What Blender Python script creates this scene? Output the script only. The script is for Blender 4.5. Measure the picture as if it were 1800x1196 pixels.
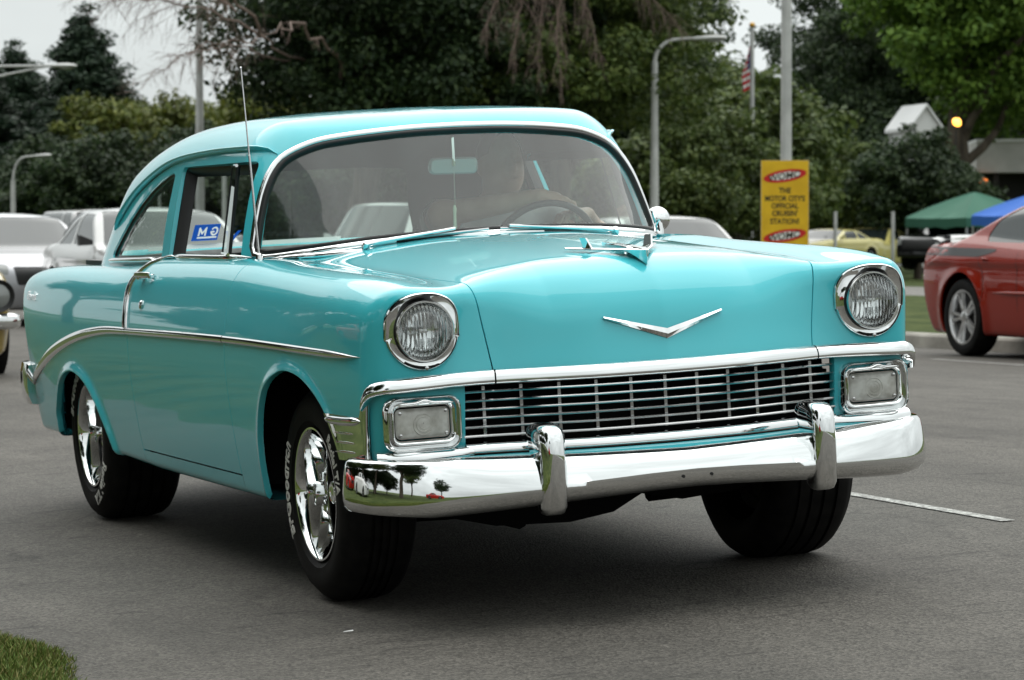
import bpy, bmesh, math, random, os
import numpy as np
from mathutils import Vector, Matrix
R_ = math.radians
random.seed(7); np.random.seed(7)
for o in list(bpy.data.objects): bpy.data.objects.remove(o)
scene = bpy.context.scene
COL = scene.collection

# ------------------------------------------------------------------ camera
cam_data = bpy.data.cameras.new('camera')
cam = bpy.data.objects.new('camera', cam_data); COL.objects.link(cam)
cam.location = (-3.6955, -8.9271, 1.1036)
cam.rotation_euler = (R_(90-2.033), 0, R_(-21.408))
cam_data.sensor_width = 36.0
cam_data.lens = 5302.0/1800*36
cam_data.clip_start = 0.1; cam_data.clip_end = 4000
cam_data.dof.use_dof = True
cam_data.dof.focus_distance = 9.1
cam_data.dof.aperture_fstop = 9.0
scene.camera = cam
CARROLL = R_(-3.0833)          # the car stands on the crowned side of the road

# ------------------------------------------------------------------ sky, sun, exposure
world = bpy.data.worlds.new('World'); scene.world = world; world.use_nodes = True
wn = world.node_tree; wn.nodes.clear()
def wnode(t, **kw):
    n = wn.nodes.new(t)
    for k, v in kw.items(): setattr(n, k, v)
    return n
SUN_EL, SUN_AZ = 64.0, 25.0     # azimuth clockwise from +Y
sky = wnode('ShaderNodeTexSky', sky_type='NISHITA', sun_disc=False, sun_elevation=R_(SUN_EL), sun_rotation=R_(SUN_AZ),
            altitude=200, air_density=1.0, dust_density=4.0, ozone_density=1.0)
hsv = wnode('ShaderNodeHueSaturation'); hsv.inputs['Saturation'].default_value = 0.05
wn.links.new(sky.outputs[0], hsv.inputs['Color'])
# an even overcast deck: soft cloud mottling over the whole dome, brighter towards the zenith as under any overcast
tc = wnode('ShaderNodeTexCoord'); sep = wnode('ShaderNodeSeparateXYZ')
wn.links.new(tc.outputs['Generated'], sep.inputs[0])
ns = wnode('ShaderNodeTexNoise'); ns.inputs['Scale'].default_value = 2.6; ns.inputs['Detail'].default_value = 5; ns.inputs['Roughness'].default_value = .55
mp = wnode('ShaderNodeMapping'); mp.inputs['Scale'].default_value = (1, 1, 2.2)
wn.links.new(tc.outputs['Generated'], mp.inputs[0]); wn.links.new(mp.outputs[0], ns.inputs['Vector'])
rmp = wnode('ShaderNodeMapRange'); rmp.inputs['From Min'].default_value = .3; rmp.inputs['From Max'].default_value = .7
rmp.inputs['To Min'].default_value = .78; rmp.inputs['To Max'].default_value = 1.18
wn.links.new(ns.outputs['Fac'], rmp.inputs['Value'])
zen = wnode('ShaderNodeMapRange'); zen.inputs['From Min'].default_value = 0; zen.inputs['From Max'].default_value = 1
zen.inputs['To Min'].default_value = .80; zen.inputs['To Max'].default_value = 1.75
wn.links.new(sep.outputs['Z'], zen.inputs['Value'])
mul = wnode('ShaderNodeMath', operation='MULTIPLY'); wn.links.new(rmp.outputs[0], mul.inputs[0]); wn.links.new(zen.outputs[0], mul.inputs[1])
deck = wnode('ShaderNodeMix', data_type='RGBA', blend_type='MULTIPLY'); deck.inputs['Factor'].default_value = 1
deck.inputs['A'].default_value = (6.3, 6.75, 6.7, 1)
wn.links.new(mul.outputs[0], deck.inputs['B'])
mixs = wnode('ShaderNodeMix', data_type='RGBA'); mixs.inputs['Factor'].default_value = .88
wn.links.new(hsv.outputs[0], mixs.inputs['A']); wn.links.new(deck.outputs['Result'], mixs.inputs['B'])
bg = wnode('ShaderNodeBackground'); bg.inputs['Strength'].default_value = 0.10
wn.links.new(mixs.outputs['Result'], bg.inputs['Color'])
wo = wnode('ShaderNodeOutputWorld'); wn.links.new(bg.outputs[0], wo.inputs[0])

sun_d = bpy.data.lights.new('sun', 'SUN'); sun_d.energy = 1.5; sun_d.angle = R_(90); sun_d.color = (1, .97, .93)
sun = bpy.data.objects.new('sun', sun_d); COL.objects.link(sun)
_a, _e = R_(SUN_AZ), R_(SUN_EL)
sun_dir = Vector((math.sin(_a)*math.cos(_e), math.cos(_a)*math.cos(_e), math.sin(_e)))
sun.rotation_euler = (-sun_dir).to_track_quat('-Z', 'Y').to_euler()
scene.view_settings.view_transform = 'Standard'; scene.view_settings.look = 'None'
scene.view_settings.exposure = 0.58; scene.view_settings.gamma = 1.0
scene.view_settings.use_curve_mapping = False
scene.cycles.max_bounces = 8; scene.cycles.transparent_max_bounces = 24
scene.cycles.caustics_reflective = False; scene.cycles.caustics_refractive = False
scene.cycles.sample_clamp_indirect = 6.0
# ------------------------------------------------------------------ materials
def mat(name, color, rough=.5, metal=0.0, coat=0.0, coat_rough=.03, spec=.5, trans=0.0, ior=1.45, emit=None, estr=0, alpha=1):
    m = bpy.data.materials.new(name); m.use_nodes = True
    b = m.node_tree.nodes['Principled BSDF']
    b.inputs['Base Color'].default_value = (*color, 1)
    b.inputs['Roughness'].default_value = rough; b.inputs['Metallic'].default_value = metal
    b.inputs['Coat Weight'].default_value = coat; b.inputs['Coat Roughness'].default_value = coat_rough
    b.inputs['Specular IOR Level'].default_value = spec
    b.inputs['Transmission Weight'].default_value = trans; b.inputs['IOR'].default_value = ior
    b.inputs['Alpha'].default_value = alpha
    if emit: b.inputs['Emission Color'].default_value = (*emit, 1); b.inputs['Emission Strength'].default_value = estr
    return m
def nd(m, t, **kw):
    n = m.node_tree.nodes.new(t)
    for k, v in kw.items(): setattr(n, k, v)
    return n
def lk(m, a, b): m.node_tree.links.new(a, b)
def vary(m, c1, c2, scale=3.0, detail=4, coord='Object', lo=.35, hi=.65, rough=None, bump=None, bscale=None, stretch=None):
    """mottled base colour between c1 and c2 (+ roughness range, + bump)"""
    b = m.node_tree.nodes['Principled BSDF']
    t = nd(m, 'ShaderNodeTexCoord'); n = nd(m, 'ShaderNodeTexNoise'); n.inputs['Scale'].default_value = scale; n.inputs['Detail'].default_value = detail
    src = t.outputs[coord]
    if stretch:
        mpn = nd(m, 'ShaderNodeMapping'); mpn.inputs['Scale'].default_value = stretch; lk(m, src, mpn.inputs[0]); src = mpn.outputs[0]
    lk(m, src, n.inputs['Vector'])
    r = nd(m, 'ShaderNodeValToRGB'); r.color_ramp.elements[0].position = lo; r.color_ramp.elements[1].position = hi
    r.color_ramp.elements[0].color = (*c1, 1); r.color_ramp.elements[1].color = (*c2, 1)
    lk(m, n.outputs['Fac'], r.inputs['Fac']); lk(m, r.outputs[0], b.inputs['Base Color'])
    if rough:
        q = nd(m, 'ShaderNodeMapRange'); q.inputs['To Min'].default_value, q.inputs['To Max'].default_value = rough
        lk(m, n.outputs['Fac'], q.inputs['Value']); lk(m, q.outputs[0], b.inputs['Roughness'])
    if bump:
        n2 = nd(m, 'ShaderNodeTexNoise'); n2.inputs['Scale'].default_value = bscale or scale*6; n2.inputs['Detail'].default_value = 3
        lk(m, src, n2.inputs['Vector'])
        bp_ = nd(m, 'ShaderNodeBump'); bp_.inputs['Strength'].default_value = bump; bp_.inputs['Distance'].default_value = .01
        lk(m, n2.outputs['Fac'], bp_.inputs['Height']); lk(m, bp_.outputs[0], b.inputs['Normal'])
    return m

# ------------------------------------------------------------------ objects
def link(name, me, parent=None, m=None):
    o = bpy.data.objects.new(name, me); COL.objects.link(o)
    if m is not None and me is not None: me.materials.append(m)
    if parent is not None: o.parent = parent
    return o
def tag(o, label, cat, group=None, kind=None):
    if label: o['label'] = label
    if cat: o['category'] = cat
    if group: o['group'] = group
    if kind: o['kind'] = kind
    return o
def empty(name, loc=(0,0,0), rot=(0,0,0), scale=1):
    o = bpy.data.objects.new(name, None); COL.objects.link(o); o.location = loc; o.rotation_euler = rot
    o.scale = (scale,)*3 if not hasattr(scale, '__len__') else scale
    o.empty_display_size = .1
    return o
def copy_tree(o, parent=None):
    c = o.copy(); COL.objects.link(c); c.parent = parent
    for ch in list(o.children): copy_tree(ch, c)
    return c
def pydata(name, V, F, parent=None, m=None, smooth=True, N=None):
    me = bpy.data.meshes.new(name)
    V = np.asarray(V, dtype=np.float32)
    me.from_pydata(V.tolist(), [], [list(map(int, f)) for f in F] if not isinstance(F, np.ndarray) else F.tolist())
    me.update()
    if smooth: me.polygons.foreach_set('use_smooth', [True]*len(me.polygons))
    if N is not None and len(me.polygons):
        me.normals_split_custom_set_from_vertices(np.asarray(N, dtype=np.float32).tolist())
    return link(name, me, parent, m)
def autosmooth(o, ang=35):
    me = o.data
    try: me.set_sharp_from_angle(angle=R_(ang))
    except Exception: pass
    return o
def bevel(o, w=.004, seg=2, ang=35):
    md = o.modifiers.new('bevel', 'BEVEL'); md.width = w; md.segments = seg; md.limit_method = 'ANGLE'; md.angle_limit = R_(ang); md.harden_normals = False
    return o
class MB:
    """collects verts and faces, then links ONE mesh object"""
    def __init__(s): s.V = []; s.F = []
    def add(s, V, F):
        b = len(s.V); s.V += [tuple(v) for v in V]; s.F += [tuple(i+b for i in f) for f in F]; return s
    def box(s, c, d, rz=0, M=None):
        hx, hy, hz = d[0]/2, d[1]/2, d[2]/2
        P = [Vector((x, y, z)) for x in (-hx, hx) for y in (-hy, hy) for z in (-hz, hz)]
        if M is not None: P = [M @ p for p in P]
        elif rz:
            Rz = Matrix.Rotation(rz, 3, 'Z'); P = [Rz @ p for p in P]
        P = [p+Vector(c) for p in P]
        return s.add(P, [(0,1,3,2),(4,6,7,5),(0,4,5,1),(2,3,7,6),(0,2,6,4),(1,5,7,3)])
    def tube(s, pts, rad, seg=8, cap=True, closed=False):
        pts = [Vector(p) for p in pts]; n = len(pts)
        rads = rad if hasattr(rad, '__len__') else [rad]*n
        V = []; prev = None
        for i in range(n):
            if closed: t = pts[(i+1) % n]-pts[i-1]
            else: t = pts[min(i+1, n-1)]-pts[max(i-1, 0)]
            if t.length < 1e-9: t = Vector((0,0,1))
            t.normalize()
            if prev is None:
                a = Vector((0,0,1)) if abs(t.z) < .9 else Vector((1,0,0)); u = t.cross(a).normalized()
            else: u = (prev - t*prev.dot(t)).normalized()
            prev = u; w = t.cross(u)
            for k in range(seg):
                an = 2*math.pi*k/seg; V.append(pts[i]+(u*math.cos(an)+w*math.sin(an))*rads[i])
        F = []
        for i in range(n if closed else n-1):
            j = (i+1) % n
            for k in range(seg):
                k2 = (k+1) % seg; F.append((i*seg+k, i*seg+k2, j*seg+k2, j*seg+k))
        if cap and not closed: F.append(tuple(range(seg-1, -1, -1))); F.append(tuple((n-1)*seg+k for k in range(seg)))
        return s.add(V, F)
    def lathe(s, prof, seg=32, M=None, cap0=False, cap1=False):
        """profile (r, h) about local Z; M places it"""
        V = []; F = []; n = len(prof)
        for (r, h) in prof:
            for k in range(seg):
                a = 2*math.pi*k/seg; p = Vector((r*math.cos(a), r*math.sin(a), h)); V.append(M @ p if M is not None else p)
        for i in range(n-1):
            for k in range(seg):
                k2 = (k+1) % seg; F.append((i*seg+k, i*seg+k2, (i+1)*seg+k2, (i+1)*seg+k))
        if cap0: F.append(tuple(range(seg-1, -1, -1)))
        if cap1: F.append(tuple((n-1)*seg+k for k in range(seg)))
        return s.add(V, F)
    def loft(s, rings, closed_ring=True, cap=False, closed_path=False):
        n = len(rings); m = len(rings[0]); V = [p for r in rings for p in r]; F = []
        for i in range(n if closed_path else n-1):
            j = (i+1) % n
            for k in range(m if closed_ring else m-1):
                k2 = (k+1) % m; F.append((i*m+k, i*m+k2, j*m+k2, j*m+k))
        if cap and closed_ring: F.append(tuple(range(m-1, -1, -1))); F.append(tuple((n-1)*m+k for k in range(m)))
        return s.add(V, F)
    def prism(s, poly, y0, y1, axis='y', M=None):
        """closed 2-D polygon extruded along an axis"""
        def P(a, b, c):
            p = {'y': Vector((a, c, b)), 'x': Vector((c, a, b)), 'z': Vector((a, b, c))}[axis]
            return M @ p if M is not None else p
        n = len(poly); V = [P(a, b, y0) for a, b in poly]+[P(a, b, y1) for a, b in poly]
        F = [(i, (i+1) % n, n+(i+1) % n, n+i) for i in range(n)]+[tuple(range(n-1, -1, -1)), tuple(range(n, 2*n))]
        return s.add(V, F)
    def build(s, name, m=None, parent=None, smooth=True, sharp=35):
        me = bpy.data.meshes.new(name); me.from_pydata([tuple(v) for v in s.V], [], s.F)
        bm = bmesh.new(); bm.from_mesh(me); bmesh.ops.recalc_face_normals(bm, faces=bm.faces); bm.to_mesh(me); bm.free()
        me.update()
        if smooth:
            me.polygons.foreach_set('use_smooth', [True]*len(me.polygons)); me.set_sharp_from_angle(angle=R_(sharp))
        return link(name, me, parent, m)
def arc(cx, cy, r, a0, a1, n): return [(cx+r*math.cos(R_(a0+(a1-a0)*i/(n-1))), cy+r*math.sin(R_(a0+(a1-a0)*i/(n-1)))) for i in range(n)]
def rrect(w, h, r, n=5, cx=0, cy=0):
    return (arc(cx+w/2-r, cy+h/2-r, r, 0, 90, n)+arc(cx-w/2+r, cy+h/2-r, r, 90, 180, n)+
            arc(cx-w/2+r, cy-h/2+r, r, 180, 270, n)+arc(cx+w/2-r, cy-h/2+r, r, 270, 360, n))

# ------------------------------------------------------------------ splines and tables
def _pchip_slopes(x, y):
    h = np.diff(x); d = np.diff(y)/h; m = np.zeros_like(y)
    if len(x) == 2: return np.array([d[0], d[0]])
    for i in range(1, len(x)-1):
        if d[i-1]*d[i] > 0:
            w1 = 2*h[i]+h[i-1]; w2 = h[i]+2*h[i-1]; m[i] = (w1+w2)/(w1/d[i-1]+w2/d[i])
    m[0] = d[0]; m[-1] = d[-1]
    return m
def pchip(x, y, q):
    x = np.asarray(x, float); y = np.asarray(y, float); m = _pchip_slopes(x, y)
    q = np.asarray(q, float); i = np.clip(np.searchsorted(x, q)-1, 0, len(x)-2)
    h = x[i+1]-x[i]; t = (q-x[i])/h
    ext0 = q < x[0]; ext1 = q > x[-1]
    tt = np.clip(t, 0, 1)
    v = ((1+2*tt)*(1-tt)**2*y[i]+tt*(1-tt)**2*h*m[i]+tt*tt*(3-2*tt)*y[i+1]+tt*tt*(tt-1)*h*m[i+1])
    v = np.where(ext0, y[0]+(q-x[0])*m[0], v); return np.where(ext1, y[-1]+(q-x[-1])*m[-1], v)
def _gs(a, sig, axis):
    if sig <= 0: return a
    r = int(3*sig)+1; k = np.exp(-.5*(np.arange(-r, r+1)/sig)**2); k /= k.sum()
    pad = [(0, 0)]*a.ndim; pad[axis] = (r, r); b = np.pad(a, pad, mode='reflect', reflect_type='odd')
    return np.apply_along_axis(lambda v: np.convolve(v, k, 'valid'), axis, b)
class S1:
    def __init__(s, x, y, sm=.03, step=.005):
        s.lo = x[0]-.2; s.st = step; n = int((x[-1]-x[0]+.4)/step)+2
        q = s.lo+np.arange(n)*step; s.t = _gs(pchip(x, y, q), sm/step, 0); s.n = n
    def __call__(s, q):
        u = (np.asarray(q)-s.lo)/s.st; u = np.clip(u, 0, s.n-1.001); i = u.astype(np.int32); f = u-i
        return s.t[i]*(1-f)+s.t[i+1]*f
class S2:
    """Z[i][j] at a[i], b[j]"""
    def __init__(s, a, b, Z, sm=(.03, .03), step=.01):
        Z = np.asarray(Z, float); s.la, s.lb, s.st = a[0]-.1, b[0]-.1, step
        qa = s.la+np.arange(int((a[-1]-a[0]+.2)/step)+2)*step; qb = s.lb+np.arange(int((b[-1]-b[0]+.2)/step)+2)*step
        T = np.stack([pchip(b, z, qb) for z in Z]); T = np.stack([pchip(a, T[:, j], qa) for j in range(len(qb))], 1)
        s.t = _gs(_gs(T, sm[0]/step, 0), sm[1]/step, 1)
    def __call__(s, a, b):
        u = np.clip((a-s.la)/s.st, 0, s.t.shape[0]-1.001); v = np.clip((b-s.lb)/s.st, 0, s.t.shape[1]-1.001)
        i = u.astype(np.int32); j = v.astype(np.int32); f = u-i; g = v-j; t = s.t
        return (t[i, j]*(1-f)+t[i+1, j]*f)*(1-g)+(t[i, j+1]*(1-f)+t[i+1, j+1]*f)*g
def smax(a, b, k):
    h = np.maximum(k-np.abs(a-b), 0)/k; return np.maximum(a, b)+h*h*k*.25
def smin(a, b, k): return -smax(-a, -b, k)

# ------------------------------------------------------------------ implicit surface -> mesh -> cut panels
def grad(fn, P, h=.004):
    g = np.empty_like(P)
    for a in range(3):
        d = np.zeros(3); d[a] = h; g[:, a] = (fn(P+d)-fn(P-d))/(2*h)
    return g
def surf(fn, lo, hi, h, newton=3):
    """triangle mesh (V, T, N) of fn = 0 by surface nets on a sparse grid, snapped onto the surface"""
    lo = np.array(lo, float); n = np.ceil((np.array(hi)-lo)/h).astype(int); n = (n+3)//4*4+1
    ax = [lo[a]+np.arange(n[a])*h for a in range(3)]
    cs = [a[::4] for a in ax]; G = np.stack(np.meshgrid(*cs, indexing='ij'), -1)
    fc = fn(G.reshape(-1, 3)).reshape(G.shape[:3])
    near = np.abs(fc) < 8*h
    ext = near.copy()
    for a in range(3):
        e2 = ext.copy(); sl = [slice(None)]*3; sr = [slice(None)]*3; sl[a] = slice(1, None); sr[a] = slice(None, -1)
        e2[tuple(sl)] |= ext[tuple(sr)]; e2[tuple(sr)] |= ext[tuple(sl)]; ext = e2
    cell = ext[:-1, :-1, :-1] & True
    up = np.repeat(np.repeat(np.repeat(cell, 4, 0), 4, 1), 4, 2)
    D = np.full(n, 0, np.float32)
    sg = np.repeat(np.repeat(np.repeat(np.sign(fc), 4, 0), 4, 1), 4, 2)[:n[0], :n[1], :n[2]]
    D[:] = sg
    nodes = np.zeros(n, bool)
    for dx in (0, 1):
        for dy in (0, 1):
            for dz in (0, 1):
                nodes[dx:dx+up.shape[0], dy:dy+up.shape[1], dz:dz+up.shape[2]] |= up[:n[0]-dx, :n[1]-dy, :n[2]-dz]
    I = np.argwhere(nodes); D[nodes] = fn(lo+I*h)
    ins = D < 0
    cnt = np.zeros(np.array(n)-1, np.int8); cells = {}
    c8 = sum(ins[dx:n[0]-1+dx, dy:n[1]-1+dy, dz:n[2]-1+dz].astype(np.int8) for dx in (0,1) for dy in (0,1) for dz in (0,1))
    act = (c8 > 0) & (c8 < 8) & up[:n[0]-1, :n[1]-1, :n[2]-1]
    A = np.argwhere(act); idx = -np.ones(act.shape, np.int64); idx[act] = np.arange(len(A))
    acc = np.zeros((len(A), 3)); num = np.zeros(len(A))
    cor = [(dx, dy, dz) for dx in (0,1) for dy in (0,1) for dz in (0,1)]
    val = {c: D[A[:, 0]+c[0], A[:, 1]+c[1], A[:, 2]+c[2]] for c in cor}
    for c in cor:
        for a in range(3):
            if c[a] == 0:
                e = list(c); e[a] = 1; e = tuple(e); f0, f1 = val[c], val[e]; x = (f0 < 0) != (f1 < 0)
                t = np.where(x, f0/np.where(x, f0-f1, 1), 0)
                p = np.array(c, float)+0*acc; p[:, a] += t; acc[x] += p[x]; num[x] += 1
    V = lo+(A+acc/num[:, None])*h
    T = []
    for a in range(3):
        b, c = (a+1) % 3, (a+2) % 3
        sl0 = [slice(None)]*3; sl1 = [slice(None)]*3; sl0[a] = slice(0, -1); sl1[a] = slice(1, None)
        i0 = ins[tuple(sl0)]; i1 = ins[tuple(sl1)]; E = np.argwhere(i0 != i1)
        ok = (E[:, b] > 0) & (E[:, c] > 0) & (E[:, b] < n[b]-1) & (E[:, c] < n[c]-1); E = E[ok]
        ib = np.zeros(3, int); ib[b] = 1; ic = np.zeros(3, int); ic[c] = 1
        q = [idx[tuple((E-ib-ic).T)], idx[tuple((E-ic).T)], idx[tuple(E.T)], idx[tuple((E-ib).T)]]
        q = np.stack(q, 1); fl = i0[tuple(E.T)]; good = (q >= 0).all(1); q = q[good]; fl = fl[good]
        q = np.where(fl[:, None], q, q[:, ::-1]); T.append(q)
    Q = np.concatenate(T)
    for _ in range(newton):
        f = fn(V); g = grad(fn, V, .003); st = f/np.maximum((g*g).sum(1), .05); V = V-g*np.clip(st, -h, h)[:, None]
    N = grad(fn, V, .006); N /= np.maximum(np.linalg.norm(N, axis=1), 1e-9)[:, None]
    # split quads along the shorter diagonal
    d1 = np.linalg.norm(V[Q[:, 0]]-V[Q[:, 2]], axis=1); d2 = np.linalg.norm(V[Q[:, 1]]-V[Q[:, 3]], axis=1); s = d1 <= d2
    T = np.concatenate([Q[s][:, [0,1,2]], Q[s][:, [0,2,3]], Q[~s][:, [0,1,3]], Q[~s][:, [1,2,3]]])
    return V, T, N
def clip(mesh, g, gap=0.0):
    """keep the part of (V, T, N) where g < -gap; g: function of V or array"""
    V, T, N = mesh; s = (g(V) if callable(g) else g)+gap
    s = np.where(np.abs(s) < 1e-6, 1e-6, s); inn = s < 0
    k = inn[T].sum(1); keep = T[k == 3]; newV = [V]; newN = [N]; out = [keep]; base = len(V); cut = {}
    part = T[(k == 1) | (k == 2)]
    if len(part):
        kk = inn[part].sum(1); one = np.where(kk[:, None] == 1, inn[part], ~inn[part])
        r = one.argmax(1); P = np.stack([part[np.arange(len(part)), (r+j) % 3] for j in range(3)], 1)
        E = np.concatenate([P[:, [0, 1]], P[:, [0, 2]]]); Es = np.sort(E, 1)
        U, inv = np.unique(Es, axis=0, return_inverse=True); inv = inv.ravel()
        t = s[U[:, 0]]/(s[U[:, 0]]-s[U[:, 1]])
        nv = V[U[:, 0]]+(V[U[:, 1]]-V[U[:, 0]])*t[:, None]; nn = N[U[:, 0]]+(N[U[:, 1]]-N[U[:, 0]])*t[:, None]
        nn /= np.maximum(np.linalg.norm(nn, axis=1), 1e-9)[:, None]
        newV.append(nv); newN.append(nn); m = len(P); a = inv[:m]+base; b = inv[m:]+base
        o = kk == 1; out.append(np.stack([P[o, 0], a[o], b[o]], 1))
        w = ~o; out.append(np.stack([a[w], P[w, 1], P[w, 2]], 1)); out.append(np.stack([a[w], P[w, 2], b[w]], 1))
    V2 = np.concatenate(newV); N2 = np.concatenate(newN); T2 = np.concatenate(out)
    used = np.unique(T2); mp_ = -np.ones(len(V2), np.int64); mp_[used] = np.arange(len(used))
    return V2[used], mp_[T2], N2[used]
def mirror(mesh):
    V, T, N = mesh; return V*[-1, 1, 1], T[:, ::-1], N*[-1, 1, 1]
def both(mesh):
    V, T, N = mesh; W, U, M = mirror(mesh); return np.concatenate([V, W]), np.concatenate([T, U+len(V)]), np.concatenate([N, M])
def flange(mesh, d=.02, skip=None):
    """turn the free edges inwards by d so that the panel reads as thick metal"""
    V, T, N = mesh
    E = np.concatenate([T[:, [0, 1]], T[:, [1, 2]], T[:, [2, 0]]]); Es = np.sort(E, 1)
    U, inv, c = np.unique(Es, axis=0, return_inverse=True, return_counts=True); inv = inv.ravel()
    B = E[c[inv] == 1]
    if skip is not None: B = B[~skip(V[B].mean(1))]
    if not len(B): return mesh
    ids = np.unique(B); mp_ = -np.ones(len(V), np.int64); mp_[ids] = np.arange(len(ids)); n = len(ids); b0 = len(V)
    top = V[ids]; low = V[ids]-N[ids]*d
    a, b = mp_[B[:, 0]], mp_[B[:, 1]]
    fn = np.cross(top[a]-top[b], low[b]-top[b]); acc = np.zeros((n, 3)); np.add.at(acc, a, fn); np.add.at(acc, b, fn)
    acc /= np.maximum(np.linalg.norm(acc, axis=1), 1e-9)[:, None]
    nr = .75*acc+.25*N[ids]; nr /= np.maximum(np.linalg.norm(nr, axis=1), 1e-9)[:, None]
    F = np.concatenate([np.stack([b+b0, a+b0, a+b0+n], 1), np.stack([b+b0, a+b0+n, b+b0+n], 1)])
    return np.concatenate([V, top, low]), np.concatenate([T, F]), np.concatenate([N, nr, acc])
def panel(name, mesh, m, parent=None, fl=.018, skip=None, off=0.0):
    V, T, N = mesh
    if off: V = V+N*off
    mesh = flange((V, T, N), fl, skip) if fl else (V, T, N)
    return pydata(name, mesh[0], mesh[1], parent, m, True, mesh[2])
def poly_sdf(poly, a, b):
    """signed distance of points (a, b) to a closed polygon, negative inside"""
    poly = np.asarray(poly, float); d = np.full(len(a), 1e9); inside = np.zeros(len(a), bool)
    for i in range(len(poly)):
        p, q = poly[i], poly[(i+1) % len(poly)]; e = q-p; wx, wy = a-p[0], b-p[1]
        t = np.clip((wx*e[0]+wy*e[1])/max(e @ e, 1e-12), 0, 1); d = np.minimum(d, (wx-e[0]*t)**2+(wy-e[1]*t)**2)
        c = (p[1] > b) != (q[1] > b); xi = (q[0]-p[0])*(b-p[1])/((q[1]-p[1]) if q[1] != p[1] else 1e-12)+p[0]
        inside ^= c & (a < xi)
    d = np.sqrt(d); return np.where(inside, -d, d)
def smoothpoly(pts, n=8, closed=True):
    """Catmull-Rom through points"""
    P = [np.array(p, float) for p in pts]; m = len(P); out = []
    for i in range(m if closed else m-1):
        p0, p1, p2, p3 = (P[(i-1) % m] if closed or i > 0 else P[0]), P[i], P[(i+1) % m], (P[(i+2) % m] if closed or i+2 < m else P[-1])
        for k in range(n):
            t = k/n; out.append(.5*((2*p1)+(-p0+p2)*t+(2*p0-5*p1+4*p2-p3)*t*t+(-p0+3*p1-3*p2+p3)*t**3))
    if not closed: out.append(P[-1])
    return [tuple(p) for p in out]
def roundpoly(pts, r, n=5):
    """closed polygon with rounded corners; r one radius or one per corner"""
    m = len(pts); out = []
    for i in range(m):
        p = np.array(pts[i], float); a = np.array(pts[i-1], float)-p; b = np.array(pts[(i+1) % m], float)-p
        rr = r[i] if hasattr(r, '__len__') else r; la, lb = np.linalg.norm(a), np.linalg.norm(b); d = min(rr, la*.49, lb*.49)
        p0 = p+a/la*d; p2 = p+b/lb*d
        for k in range(n+1):
            t = k/n; out.append(tuple((1-t)**2*p0+2*t*(1-t)*p+t*t*p2))
    return out
# ------------------------------------------------------------------ shared materials
TURQ = mat('turquoise_paint', (.062, .53, .60), .32, coat=1.0, coat_rough=.02, spec=.15)
CHROME = mat('chrome', (.83, .84, .84), .035, metal=1.0)
CHROME2 = mat('dull_chrome', (.62, .62, .62), .16, metal=1.0)
RUBBER = mat('tyre_rubber', (.012, .012, .012), .62, spec=.12); vary(RUBBER, (.005, .005, .005), (.011, .0105, .010), 20, 3, rough=(.5, .75))
SEAL = mat('black_seal', (.008, .008, .008), .45)
BLACKM = mat('black_metal', (.006, .006, .006), .6)
UNDER = mat('underbody', (.008, .008, .008), .9, spec=.1)
WHITE = mat('white_letter', (.62, .61, .57), .6)
VINYL = mat('black_vinyl', (.016, .016, .017), .42)
LINER = mat('headliner', (.045, .045, .045), .95)
def glass_mat(name, tint, rough=0.0, ior=1.52):
    m = bpy.data.materials.new(name); m.use_nodes = True; nt = m.node_tree; nt.nodes.clear()
    o = nt.nodes.new('ShaderNodeOutputMaterial'); tr = nt.nodes.new('ShaderNodeBsdfTransparent'); tr.inputs[0].default_value = (*tint, 1)
    gl = nt.nodes.new('ShaderNodeBsdfGlossy'); gl.inputs['Roughness'].default_value = rough; gl.inputs['Color'].default_value = (1, 1, 1, 1)
    fr = nt.nodes.new('ShaderNodeFresnel'); ge = nt.nodes.new('ShaderNodeNewGeometry'); mr_ = nt.nodes.new('ShaderNodeMapRange')   # one IOR from either side of the sheet
    mr_.inputs['To Min'].default_value = ior; mr_.inputs['To Max'].default_value = 1/ior; nt.links.new(ge.outputs['Backfacing'], mr_.inputs['Value']); nt.links.new(mr_.outputs[0], fr.inputs['IOR'])
    mx = nt.nodes.new('ShaderNodeMixShader'); nt.links.new(fr.outputs[0], mx.inputs[0]); nt.links.new(tr.outputs[0], mx.inputs[1]); nt.links.new(gl.outputs[0], mx.inputs[2])
    nt.links.new(mx.outputs[0], o.inputs[0]); return m
def dust_haze(m, f):     # pale diffuse mix painting the haze of dust and reflections on the pane
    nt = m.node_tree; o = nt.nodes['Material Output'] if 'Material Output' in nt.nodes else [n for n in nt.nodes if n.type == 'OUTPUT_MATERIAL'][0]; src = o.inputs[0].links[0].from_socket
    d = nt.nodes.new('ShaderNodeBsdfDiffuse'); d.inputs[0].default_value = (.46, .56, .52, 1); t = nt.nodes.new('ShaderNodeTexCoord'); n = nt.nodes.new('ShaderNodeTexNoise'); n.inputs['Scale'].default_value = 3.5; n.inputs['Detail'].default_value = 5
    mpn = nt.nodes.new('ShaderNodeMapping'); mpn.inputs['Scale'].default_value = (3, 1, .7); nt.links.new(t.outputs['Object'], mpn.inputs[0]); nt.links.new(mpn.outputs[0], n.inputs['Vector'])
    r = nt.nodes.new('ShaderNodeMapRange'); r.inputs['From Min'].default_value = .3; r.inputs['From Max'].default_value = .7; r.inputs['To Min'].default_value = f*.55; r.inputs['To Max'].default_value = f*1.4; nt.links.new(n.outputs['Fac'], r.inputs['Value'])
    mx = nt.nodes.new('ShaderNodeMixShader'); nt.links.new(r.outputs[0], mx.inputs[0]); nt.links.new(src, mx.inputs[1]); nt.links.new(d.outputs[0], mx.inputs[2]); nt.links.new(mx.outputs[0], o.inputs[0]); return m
GLASS = glass_mat('window_glass', (.80, .88, .84)); GLASSW = dust_haze(glass_mat('windshield_glass', (.82, .93, .89)), .032)
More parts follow.
